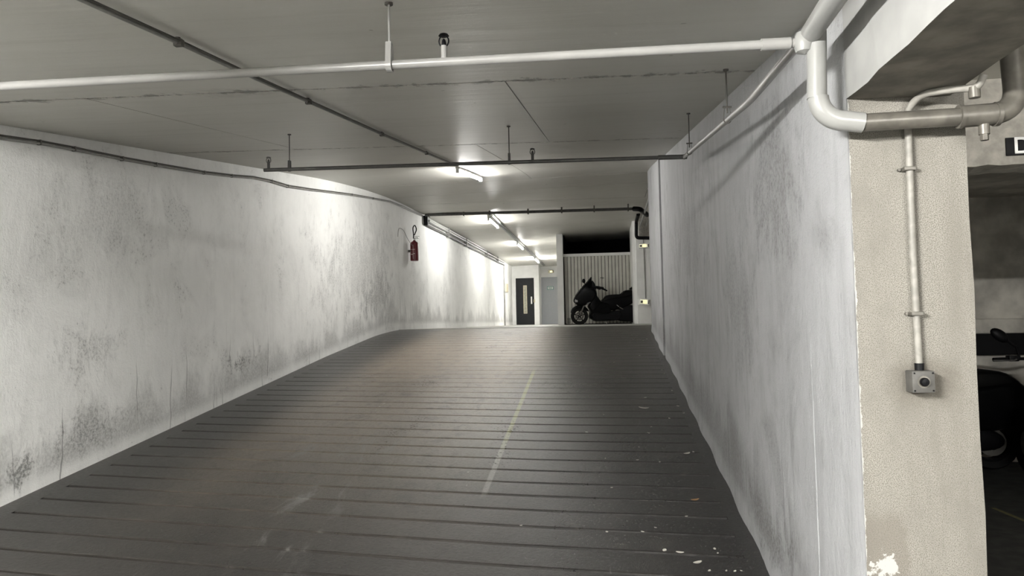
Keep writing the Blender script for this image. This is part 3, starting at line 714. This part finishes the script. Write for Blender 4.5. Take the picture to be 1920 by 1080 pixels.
# pillar conduit and push button
YC = YP - .016
c1, c2, c3 = atY(1703, 250, YC), atY(1712, 480, YC), atY(1724, 695, YC)
t = thing('pillar_conduit', 'pale conduit running down the pillar to the push button', 'conduit', c3)
c0 = atY(1700, 205, YC - .0); cb = atY(1728, 176, 2.45); cc = atY(1790, 167, 2.38); cd = atY(1834, 165, 2.33); ce = atY(1845, 140, 2.32)
bm = B(); tube(bm, rounded([c3, c2, c1, c0, cb, cc, cd, ce], .05, 5), .011, 12); obj('conduit', bm, m_condl, t, True)
for px, py in ((1703, 317), (1717, 588)):
    p = atY(px, py, YC); bm = B(); box(bm, p.x - .018, p.x + .018, YP - .033, YP, p.z - .006, p.z + .006, .002); cyl(bm, (p.x - .024, YP, p.z), (p.x - .024, YP - .012, p.z), .005, n=8); cyl(bm, (p.x + .024, YP, p.z), (p.x + .024, YP - .012, p.z), .005, n=8); obj('clamp', bm, m_pipeg, t)
p = atY(1827, 171, 2.34); bm = B(); cyl(bm, p - Vector((0, .0, .02)), p + Vector((0, 0, .012)), .016, n=10); obj('clamp', bm, m_pipeg, t, True)
pb_ = atY(1731, 716, YP - .05)
t = thing('push_button_box', 'grey push-button box mounted on the pillar', 'push button', (pb_.x, YP, pb_.z))
m_box = plain('button_box_grey', (0.075, 0.072, 0.066), 0.55, var=0.15, sc=40)
bm = B(); box(bm, pb_.x - .034, pb_.x + .034, YP - .055, YP, pb_.z - .034, pb_.z + .034, .005); obj('housing', bm, m_box, t, True)
bm = B(); lathe(bm, [(.019, -.057), (.019, -.054), (.0, -.053)], (pb_.x, YP, pb_.z), 'y'); obj('collar', bm, m_pipeg, t, True)
bm = B(); lathe(bm, [(.0, -.072), (.011, -.070), (.0135, -.064), (.0135, -.054)], (pb_.x, YP, pb_.z), 'y'); obj('button', bm, m_black, t, True)
for sx in (-1, 1):
    for sz in (-1, 1):
        bm = B(); cyl(bm, (pb_.x + sx * .027, YP - .057, pb_.z + sz * .027), (pb_.x + sx * .027, YP - .054, pb_.z + sz * .027), .0028, n=8); obj('screw', bm, m_black, t)
bm = B(); cyl(bm, (c3.x, YC, pb_.z + .03), (c3.x, YC, pb_.z + .056), .014, n=10); obj('cable_gland', bm, m_black, t, True)

# ------------------------------------------------------------------ number sign on the lintel
YS_ = 3.0
pl, pr_ = atY(1884, 259, YS_), atY(1884, 293, YS_)
t = thing('box_number_sign', 'black box-number plate with a white letter D on the lintel', 'sign', (pl.x + .1, YS_, (pl.z + pr_.z) / 2))
bm = B(); box(bm, pl.x, pl.x + .22, YS_ - .006, YS_, pr_.z, pl.z, .003); obj('plate', bm, m_black, t)
def text(s, loc, size, mat, parent, name='lettering', rot=(R(90), 0, 0)):
    cu = bpy.data.curves.new(name, 'FONT'); cu.body = s; cu.size = size; cu.extrude = .0008; cu.offset = size * .012
    o = bpy.data.objects.new(name, cu); C.objects.link(o); bpy.context.view_layer.update()
    dg = bpy.context.evaluated_depsgraph_get(); me = bpy.data.meshes.new_from_object(o.evaluated_get(dg)); bpy.data.objects.remove(o)
    me.materials.clear(); me.materials.append(mat)
    me.transform(Matrix.Translation(loc) @ Euler(rot).to_matrix().to_4x4())
    o = bpy.data.objects.new(name, me); C.objects.link(o); o.parent = parent; me.transform(WORLD[parent.name].inverted()); return o
pD = atY(1898, 290, YS_)
text('D', (pD.x, YS_ - .008, pD.z + .003), .088, m_white, t)
text('.', (pD.x + .062, YS_ - .008, pD.z + .003), .06, m_white, t)

# ------------------------------------------------------------------ fire extinguisher
pe0 = atX(777, 471, XL + .12); zb = atX(777, 489, XL + .12).z; ze = atX(779, 453, XL + .12).z
t = thing('fire_extinguisher', 'red fire extinguisher hanging on the left wall', 'fire extinguisher', (XL, pe0.y, zb))
c = Vector((XL + .12, pe0.y, zb)); H = ze - zb
bm = B(); lathe(bm, [(.075, 0), (.085, .01), (.085, H * .86), (.07, H * .94), (.03, H), (.022, H + .02)], c, n=20); obj('cylinder', bm, m_red, t, True)
bm = B(); cyl(bm, c + Vector((0, 0, H + .01)), c + Vector((0, 0, H + .06)), .02, n=10); box(bm, c.x - .02, c.x + .09, c.y - .02, c.y + .02, c.z + H + .05, c.z + H + .07, .004); obj('valve', bm, m_chrome, t, True)
bm = B(); box(bm, c.x - .01, c.x + .11, c.y - .012, c.y + .012, c.z + H + .085, c.z + H + .10, .003); obj('lever', bm, m_chrome, t)
hb = c + Vector((-.01, -.03, H + .05))
bm = B(); tube(bm, rounded([hb, hb + Vector((.0, .02, .10)), hb + Vector((.0, -.05, .22)), hb + Vector((.02, .06, .30)), hb + Vector((.05, .10, .20)), hb + Vector((.02, 0, .07))], .06, 6), .011, 8); obj('hose', bm, m_black, t, True)
bm = B(); tube(bm, rounded([c + Vector((-.02, -.09, H * .75)), c + Vector((-.09, -.18, H * 1.05)), c + Vector((-.10, -.45, H * 1.45)), Vector((XL, c.y - .75, zb + H * 1.48)), Vector((XL + .01, c.y - .85, zb + H * 1.0))], .2, 6), .005, 6); obj('wire', bm, m_cond, t, True)
bm = B(); box(bm, XL, c.x, c.y - .05, c.y + .05, c.z + H * .45, c.z + H * .55, .004); obj('wall_bracket', bm, m_rod, t)
def on_cyl(th, z): return c + Vector((math.cos(th) * .0865, math.sin(th) * .0865, z))
bm = B()
grid(bm, lambda a_, z_: on_cyl(a_, z_), lin(R(-96), R(-92), 1), lin(H * .08, H * .8, 2)); grid(bm, lambda a_, z_: on_cyl(a_, z_), lin(R(-130), R(-70), 8), lin(H * .55, H * .57, 1)); grid(bm, lambda a_, z_: on_cyl(a_, z_), lin(R(-135), R(-98), 6), lin(H * .30, H * .33, 1))
grid(bm, lambda a_, z_: on_cyl(a_, z_), lin(R(-135), R(-131), 1), lin(H * .30, H * .5, 2)); grid(bm, lambda a_, z_: on_cyl(a_, z_), lin(R(-92), R(-70), 4), lin(H * .34, H * .36, 1))
o = obj('label', bm, m_label, t); md = o.modifiers.new('t', 'SOLIDIFY'); md.thickness = .001

# ------------------------------------------------------------------ emergency lights and pipes at the upper pillar
def bloc(px, py, Y, w, h, d, label, tilt=0.0, dark=True):
    p = atY(px, py, Y); t = thing('emergency_light', label, 'emergency light', (p.x, Y, p.z))
    bm = B(); box(bm, p.x - w, p.x + w, Y - d, Y, p.z - h, p.z + h, .012); obj('housing', bm, m_plate if not dark else m_white, t)
    bm = B(); box(bm, p.x - w * .84, p.x + w * .55, Y - d - .008, Y - d + .002, p.z - h * .62, p.z + h * .62); obj('lens', bm, m_signface, t)
    bm = B(); box(bm, p.x - w * .25, p.x + w * .3, Y - d - .014, Y - d - .006, p.z - h * .5, p.z + h * .5); obj('lamp_glow', bm, m_yellowlens, t)
    bm = B(); box(bm, p.x - w * .78, p.x - w * .35, Y - d - .014, Y - d - .006, p.z - h * .45, p.z + h * .3); obj('pictogram', bm, m_rod, t); bm = B(); box(bm, p.x + w * .7, p.x + w * .84, Y - d - .006, Y - d + .002, p.z - h * .6, p.z + h * .6); obj('end_mark', bm, m_rod, t)
    t.rotation_euler = (0, tilt, 0); return t, p
t1, p1 = bloc(1207.5, 461, YQ, .145, .062, .06, 'emergency light high on the white upper pillar')
t2, p2 = bloc(1208.5, 566, YQ, .135, .085, .10, 'tilted emergency light low on the white upper pillar', R(6))
t3, p3 = bloc(1033, 509.5, YD, .13, .065, .10, 'emergency light above the grey door', 0, False)
bm = B(); tube(bm, [(p1.x - .02, YQ - .012, p1.z + .25), (p1.x - .01, YQ - .012, p1.z), (p2.x + .03, YQ - .012, p2.z + .08)], .010, 6)
tag(obj('cable', bm, m_cond), 'thin cable joining the two emergency lights on the upper pillar', 'cable')
yb = YQ - .42
k = [atY(1193, 416, yb), atY(1193, 446, yb), atY(1222, 446.5, yb)]
bm = B(); tube(bm, rounded([Vector((k[0].x + .02, yb - .8, k[0].z + .08))] + k, .08), .045, 12)
tag(obj('drain_pipe', bm, m_black, None, True), 'black pipe bending round the top of the white upper pillar', 'pipe')
for off in (0.0, .10):
    a = atY(1198 + off * 40, 424, yb); bm = B(); tube(bm, [Vector((a.x + .03 + off, yb, a.z)), Vector((a.x + .03 + off, 13.2, a.z + .05))], .025, 8)
    tag(obj('ceiling_tray', bm, m_cond, None, True), ('left' if off == 0 else 'right') + ' one of two grey service pipes above the upper pillar', 'pipe', 'service pipes behind the right wall end')

# ------------------------------------------------------------------ scooter by the garage door
def wheel(t, c, r, w, at, disc=True, name='wheel'):
    def ring_lathe(bm, prof, n=28):
        rings = []
        for rr, h in prof:
            rings.append([bm.verts.new(at(c[0] + rr * math.cos(s), h, c[1] + rr * math.sin(s))) for s in [2 * math.pi * i / n for i in range(n)]])
        for A, D in zip(rings, rings[1:] + rings[:1]):
            for i in range(n): bm.faces.new((A[i], A[(i + 1) % n], D[(i + 1) % n], D[i]))
        return bm
    bm = B(); ring_lathe(bm, [(r * .70, -w * .8), (r * .9, -w), (r * .985, -w * .55), (r, 0), (r * .985, w * .55), (r * .9, w), (r * .70, w * .8)]); tr = obj('tyre', bm, m_rubber, t, True)
    bm = B(); ring_lathe(bm, [(r * .60, -w * .75), (r * .71, -w * .8), (r * .71, w * .8), (r * .60, w * .75)])
    for i in range(5):
        s = 2 * math.pi * i / 5 + .3; ca, sa = math.cos(s), math.sin(s)
        P = [bm.verts.new(at(c[0] + ca * q - sa * e, h, c[1] + sa * q + ca * e)) for q in (r * .08, r * .64) for e in (-.016, .016) for h in (-.02, .02)]
        for f in ((0,1,3,2),(4,6,7,5),(0,4,5,1),(2,3,7,6),(0,2,6,4),(1,5,7,3)): bm.faces.new([P[i] for i in f])
    obj('rim', bm, m_body, t, True)
    bm = B(); ring_lathe(bm, [(r * .0 + .001, -w * 1.0), (r * .16, -w), (r * .16, w), (.001, w)]); obj('hub', bm, m_black, t, True)
    if disc:
        bm = B(); ring_lathe(bm, [(r * .28, -w * 1.0), (r * .48, -w), (r * .48, -w * .9), (r * .28, -w * .9)]); obj('brake_disc', bm, m_rod, t, True)

YSC = 21.15; pw0 = atY(1086.5, 594.5, YSC); yaw = R(8)
SCO = thing('motor_scooter', 'black maxi scooter parked in front of the ribbed garage door', 'scooter', (pw0.x, YSC, ZU))
ks = 1.03
def sc(u, w, v):                    # u back, w sideways (negative is towards the viewer), v up
    u *= ks; v *= ks
    return Vector((pw0.x + u * math.cos(yaw) - w * math.sin(yaw), YSC + u * math.sin(yaw) + w * math.cos(yaw), ZU + v))
wheel(SCO, (0, .24), .24, .06, sc); wheel(SCO, (1.57, .24), .24, .075, sc)
def part(name, outline, w, mat, bev=.03, sub=3, parent=None):
    bm = B(); slab_body(bm, smooth_loop(outline, sub) if sub else outline, w, bev, at=sc); return obj(name, bm, mat, parent or SCO, True)
part('front_fender', [(-.24, .33), (-.20, .45), (-.05, .54), (.10, .53), (.22, .44), (.25, .36), (.16, .42), (.03, .485), (-.10, .46), (-.19, .37)], .075, m_body, .012)
fair = part('front_fairing', [(-.15, .64), (-.13, .74), (-.06, .86), (.05, .99), (.16, 1.05), (.40, 1.00), (.47, .88), (.46, .74), (.38, .62), (.22, .55), (.05, .52), (-.07, .55)], lambda u, v: .10 + .16 * min(1, max(0, (u + .15) / .45)), m_body, .035)
part('windscreen', [(.06, .99), (.20, 1.14), (.335, 1.30), (.345, 1.27), (.33, 1.12), (.32, 1.02)], .17, m_body, .012, 2)
part('dashboard', [(.30, .98), (.34, 1.16), (.37, 1.20), (.43, 1.12), (.47, 1.0), (.44, .92)], .15, m_black, .02, 2)
part('leg_shield', [(.34, .95), (.44, .93), (.47, .80), (.58, .64), (.66, .60), (.80, .55), (.85, .30), (.70, .16), (.36, .14), (.26, .22), (.30, .36), (.24, .50), (.28, .60)], .24, m_body, .03)
part('floorboard', [(.32, .30), (.60, .30), (1.05, .38), (1.12, .28), (1.05, .12), (.70, .09), (.38, .11)], .26, m_black, .02)
part('seat', [(.62, .64), (.68, .72), (.76, .79), (.95, .81), (1.10, .81), (1.20, .87), (1.28, .92), (1.50, .93), (1.74, .95), (1.78, .88), (1.55, .80), (1.25, .72), (.90, .66)], .17, m_seat, .035)
part('tail_body', [(.60, .62), (.80, .70), (1.20, .76), (1.60, .86), (1.86, .90), (1.92, .82), (1.75, .66), (1.45, .56), (1.20, .44), (.95, .38), (.72, .42)], .20, m_body, .04)
part('top_case', [(1.40, .97), (1.47, 1.02), (1.60, 1.18), (1.86, 1.20), (1.98, 1.08), (1.94, .96), (1.70, .93), (1.45, .93)], .20, m_black, .03)
part('engine_case', [(.92, .36), (1.10, .48), (1.35, .52), (1.66, .44), (1.74, .22), (1.60, .08), (1.20, .07), (.96, .16)], .17, m_black, .03)
bm = B()
for sgn in (-1, 1): tube(bm, [sc(-.0, sgn * .085, .24), sc(.10, sgn * .085, .46), sc(.17, sgn * .085, .62)], .022, 8)
obj('fork', bm, m_rod, SCO, True)
bm = B(); tube(bm, [sc(.40, -.05, 1.00), sc(.44, -.22, 1.03), sc(.53, -.33, 1.01)], .022, 8); tube(bm, [sc(.40, .05, 1.00), sc(.44, .22, 1.03), sc(.55, .36, 1.01)], .022, 8); hb_ = obj('handlebar', bm, m_black, SCO, True)
bm = B(); tube(bm, [sc(.45, -.30, 1.01), sc(.60, -.33, .97), sc(.735, -.345, .90)], [.03, .03, .018], 10); obj('hand_guard', bm, m_body, hb_, True)
bm = B(); tube(bm, [sc(.51, -.31, 1.01), sc(.62, -.42, .985)], .02, 10); obj('grip', bm, m_rubber, hb_, True); bm = B(); tube(bm, [sc(.53, .33, 1.01), sc(.64, .46, .985)], .02, 10); obj('grip', bm, m_rubber, hb_, True)
for sgn, name in ((-1, 'mirror'), (1, 'mirror')):
    bm = B(); mu = .10 if sgn < 0 else .28; mz = 1.18 if sgn < 0 else 1.14
    c = sc(mu, sgn * .36, mz); V = bmesh.ops.create_uvsphere(bm, u_segments=14, v_segments=8, radius=1)['verts']
    for v in V: v.co = c + Vector((v.co.x * .05, v.co.y * .055, v.co.z * .062))
    mo = obj('mirror', bm, m_black, SCO, True)
    bm = B(); tube(bm, [c, sc(.16, sgn * .24, 1.06), sc(.22, sgn * .18, 1.02)], .012, 8); obj('mirror_stem', bm, m_black, mo, True)
bm = B(); slab_body(bm, [(-.135, .655), (-.11, .70), (-.02, .67), (.01, .63), (-.05, .60), (-.11, .61)], .135, .008, at=sc); obj('headlight', bm, m_chrome, fair, True)
bm = B(); slab_body(bm, [(.16, .555), (.19, .585), (.31, .635), (.32, .62), (.22, .56)], .232, .004, at=sc); obj('indicator', bm, m_chrome, fair, True)
bm = B(); lathe(bm, [(.085, -.01), (.085, .01), (.06, .012)], sc(1.02, -.19, .31), 'y', 18); obj('clutch_cover', bm, m_pipeg, SCO, True)
bm = B(); lathe(bm, [(.045, -.012), (.045, .01)], sc(1.02, -.20, .31), 'y', 14); obj('clutch_cap', bm, m_black, SCO, True)
bm = B(); tube(bm, [sc(.68, -.16, .17), sc(.70, -.22, .06), sc(.72, -.24, .0)], .012, 8); obj('side_stand', bm, m_pipeg, SCO, True)
bm = B(); tube(bm, [sc(1.2, .16, .25), sc(1.5, .22, .30), sc(1.9, .22, .42)], [.04, .06, .055], 12); obj('exhaust', bm, m_pipeg, SCO, True)
bm = B(); tube(bm, [sc(1.08, -.20, .45), sc(1.16, -.28, .40)], .014, 8); obj('foot_peg', bm, m_pipeg, SCO, True)
bm = B(); tube(bm, [sc(1.00, -.20, .52), sc(1.06, -.20, .47)], .012, 8); obj('badge', bm, m_chrome, SCO, True)

# ------------------------------------------------------------------ motorcycles in the parking box
YM = 6.9
def mot(u, w, v): return Vector((MX + u, YM + w, v))
pg = atY(1853, 671, YM); ph_ = atY(1893, 673, YM); MX = ph_.x + .42
mo = thing('motorcycle', 'dark motorcycle in the parking box with one handlebar end and mirror showing', 'motorcycle', (MX, YM, 0))
zg = ph_.z
bm = B(); tube(bm, [ph_, Vector((MX - .2, YM + .03, zg + .0)), Vector((MX, YM + .06, zg - .04)), Vector((MX + .2, YM + .03, zg)), Vector((MX + .42, YM, zg))], .014, 10); hbm = obj('handlebar', bm, m_black, mo, True)
for sgn in (-1, 1):
    g0 = Vector((MX + sgn * .40, YM, zg)); g1 = Vector((MX + sgn * .56, YM - .02, zg - .003))
    bm = B(); tube(bm, [g0, g1], .017, 12); obj('grip', bm, m_rubber, hbm, True)
    bm = B(); tube(bm, [g0 + Vector((sgn * -.03, -.02, 0)), g0 + Vector((sgn * .02, -.075, -.008)), g1 + Vector((sgn * .035, -.07, -.006))], [.008, .006, .008], 8); obj('lever', bm, m_chrome if False else m_piped, hbm, True)
    bm = B(); box(bm, g0.x - .04, g0.x + .04, YM - .04, YM + .03, zg - .02, zg + .03, .008); obj('switch_block', bm, m_black, hbm, True)
    mc = atY(1874, 629, YM); c = Vector((MX + sgn * (mc.x - MX) * -1 if sgn > 0 else mc.x, YM, mc.z))
    bm = B(); V = bmesh.ops.create_uvsphere(bm, u_segments=18, v_segments=10, radius=1)['verts']
    for v in V:
        q = Vector((v.co.x * .085, v.co.y * .03, v.co.z * .048)); q.rotate(Euler((0, R(38) * -sgn, 0))); v.co = c + q
    mm = obj('mirror', bm, m_black, mo, True)
    bm = B(); tube(bm, [c + Vector((-sgn * .05, 0, -.04)), Vector((MX + sgn * .36, YM, zg + .10)), Vector((MX + sgn * .34, YM, zg + .01))], .010, 8); obj('mirror_stem', bm, m_black, mm, True)
def mat_(u, w, v): return Vector((MX + w, YM + .05 - u, v))   # seen head-on: length runs along the box
wheel(mo, (-.42, .30), .30, .06, mat_); wheel(mo, (.98, .30), .30, .08, mat_)
def mpart(name, outline, w, mat, bev=.03):
    bm = B(); slab_body(bm, smooth_loop(outline, 3), w, bev, at=mat_); return obj(name, bm, mat, mo, True)
mpart('fuel_tank', [(.10, .78), (.16, 1.00), (.35, 1.04), (.62, .94), (.70, .82), (.40, .74)], .17, m_body)
mpart('seat', [(.60, .80), (.70, .90), (1.0, .86), (1.25, .96), (1.32, .92), (1.1, .78)], .15, m_seat)
mpart('engine', [(.05, .30), (.10, .70), (.55, .72), (.68, .40), (.50, .24), (.15, .22)], .22, m_black)
mpart('headlight', [(-.14, .80), (-.12, .98), (.0, 1.04), (.10, .98), (.10, .80), (.0, .74)], .14, m_body)
mpart('front_fender', [(-.70, .52), (-.42, .64), (-.14, .54), (-.2, .52), (-.42, .60), (-.62, .50)], .075, m_body, .01)
bm = B()
for sgn in (-1, 1): tube(bm, [mat_(-.42, sgn * .10, .30), mat_(-.02, sgn * .10, 1.02)], .024, 10)
obj('fork', bm, m_pipeg, mo, True)
# rounded dark machine between it and the pillar
YN = 7.80; MX0 = MX
pc = atY(1855, 693, YN)
m2 = thing('motor_scooter', 'dark scooter half hidden behind the pillar edge in the parking box', 'scooter', (pc.x - .1, YN, 0))
def nat(u, w, v): return Vector((pc.x - .12 + u, YN + w, v))
zt = pc.z
def npart(name, outline, w, mat, bev=.04):
    bm = B(); slab_body(bm, smooth_loop(outline, 3), w, bev, at=nat); return obj(name, bm, mat, m2, True)
npart('seat', [(-.9, zt - .12), (-.5, zt - .02), (-.1, zt + .01), (.16, zt - .01), (.30, zt - .08), (.34, zt - .16), (.1, zt - .22), (-.6, zt - .22)], .17, m_seat)
npart('tail_body', [(-.9, zt - .16), (-.2, zt - .14), (.33, zt - .12), (.40, zt - .32), (.30, zt - .52), (-.1, zt - .58), (-.8, zt - .5)], .20, m_body)
wheel(m2, (.08, .27), .27, .07, nat); wheel(m2, (-1.25, .27), .27, .06, nat)
npart('engine_case', [(-.55, .22), (-.5, .42), (-.1, .44), (.16, .34), (.14, .22), (-.2, .18)], .15, m_black)
npart('leg_shield', [(-1.15, .55), (-1.1, 1.05), (-.98, 1.05), (-.9, .6), (-.75, .35), (-.5, .33), (-.5, .2), (-.9, .2)], .2, m_body)
# yellow bay line on the box floor
a, b = atZ(1862, 952, 0.001), atZ(1925, 978, 0.001); dd = (b - a).normalized(); sd = Vector((-dd.y, dd.x, 0)) * .018; e = b + dd * 1.2
bm = B(); bm.faces.new([bm.verts.new(q) for q in (a - sd, e - sd, e + sd, a + sd)])
V = bmesh.ops.extrude_face_region(bm, geom=bm.faces[:])['geom']
for v in V:
    if isinstance(v, bmesh.types.BMVert): v.co.z -= .001
tag(obj('bay_line', bm, m_yellowline), 'worn yellow line on the dark floor of the parking box', 'floor line')

# ------------------------------------------------------------------ leaves and scraps on the ramp
def ramp_pick(px, py):
    d = ray(px, py); lo, hi = 1.5, 40.0
    for _ in range(60):
        s = (lo + hi) / 2; p = EYE + d * (s / d.y)
        if p.z < floor_z(p.y, p.x): hi = s
        else: lo = s
    return p
def leaf(px, py, L, wd, ang, mat, label, group=None, name='dry_leaf'):
    p = ramp_pick(px, py); bm = B(); n = 6; rows_ = []
    ca, sa = math.cos(ang), math.sin(ang); cu = random.uniform(.15, .4)
    for i in range(n + 1):
        s = i / n; hw = wd / 2 * math.sin(math.pi * (0.06 + .88 * s)) ** .8; u = (s - .5) * L
        row = []
        for q in (-1, 0, 1):
            lx, ly = u, q * hw; lz = .003 + cu * abs(q) * hw * .8 + .10 * L * (2 * s - 1) ** 2
            x, y = p.x + lx * ca - ly * sa, p.y + lx * sa + ly * ca
            row.append(bm.verts.new((x, y, floor_z(y, x) + lz)))
        rows_.append(row)
    for A, D in zip(rows_, rows_[1:]):
        for j in range(2): bm.faces.new((A[j], D[j], D[j + 1], A[j + 1]))
    o = obj(name, bm, mat); md = o.modifiers.new('t', 'SOLIDIFY'); md.thickness = .0015; md.offset = 1
    tag(o, label, 'leaf', group)
leaf(1303, 938, .055, .026, .3, m_leaft, 'tan dry leaf on the ramp near the right wall')
leaf(1308, 1056, .050, .024, .5, m_leaf, 'pale pointed leaf lowest on the ramp by the right wall')
leaf(1246, 1033, .030, .022, 1.2, m_leaf, 'small round pale scrap left of two near the bottom right')
leaf(1275, 1037, .042, .018, -.2, m_leaf, 'pale narrow leaf right of a round scrap near the bottom right')
leaf(1288, 851, .06, .03, .6, m_leaf, 'crumpled pale leaf halfway up the ramp beside the right wall')
leaf(1207, 766, .10, .035, -.4, m_leaf, 'long pale leaf high on the ramp towards the right wall')
sm = [(1147, 915), (1237, 867), (1216, 812), (1221, 801), (1217, 813), (1198, 839), (1100, 811), (1132, 778), (1135, 860), (1287, 969), (1205, 998), (1229, 990), (1138, 998), (1206, 639), (1199, 667), (1241, 694), (1246, 701), (1088, 685), (1151, 680), (1271, 762), (1255, 785), (1260, 733), (712, 763), (720, 758), (758, 654), (613, 704), (736, 660), (878, 886), (1340, 1030), (1346, 1038), (1330, 1071), (1362, 1071), (1390, 1071), (1378, 1072), (977, 986), (1195, 863), (1282, 775), (1210, 746), (1300, 848), (1213, 636)]
for px, py in sm:
    s = random.uniform(.012, .024) * (1.0 if py > 850 else 1.35)
    leaf(px, py, s, s * random.uniform(.5, .8), random.uniform(0, 3), m_leaf, 'tiny pale leaf scrap littering the ramp', 'tiny leaf scraps scattered on the ramp', 'leaf_scrap')
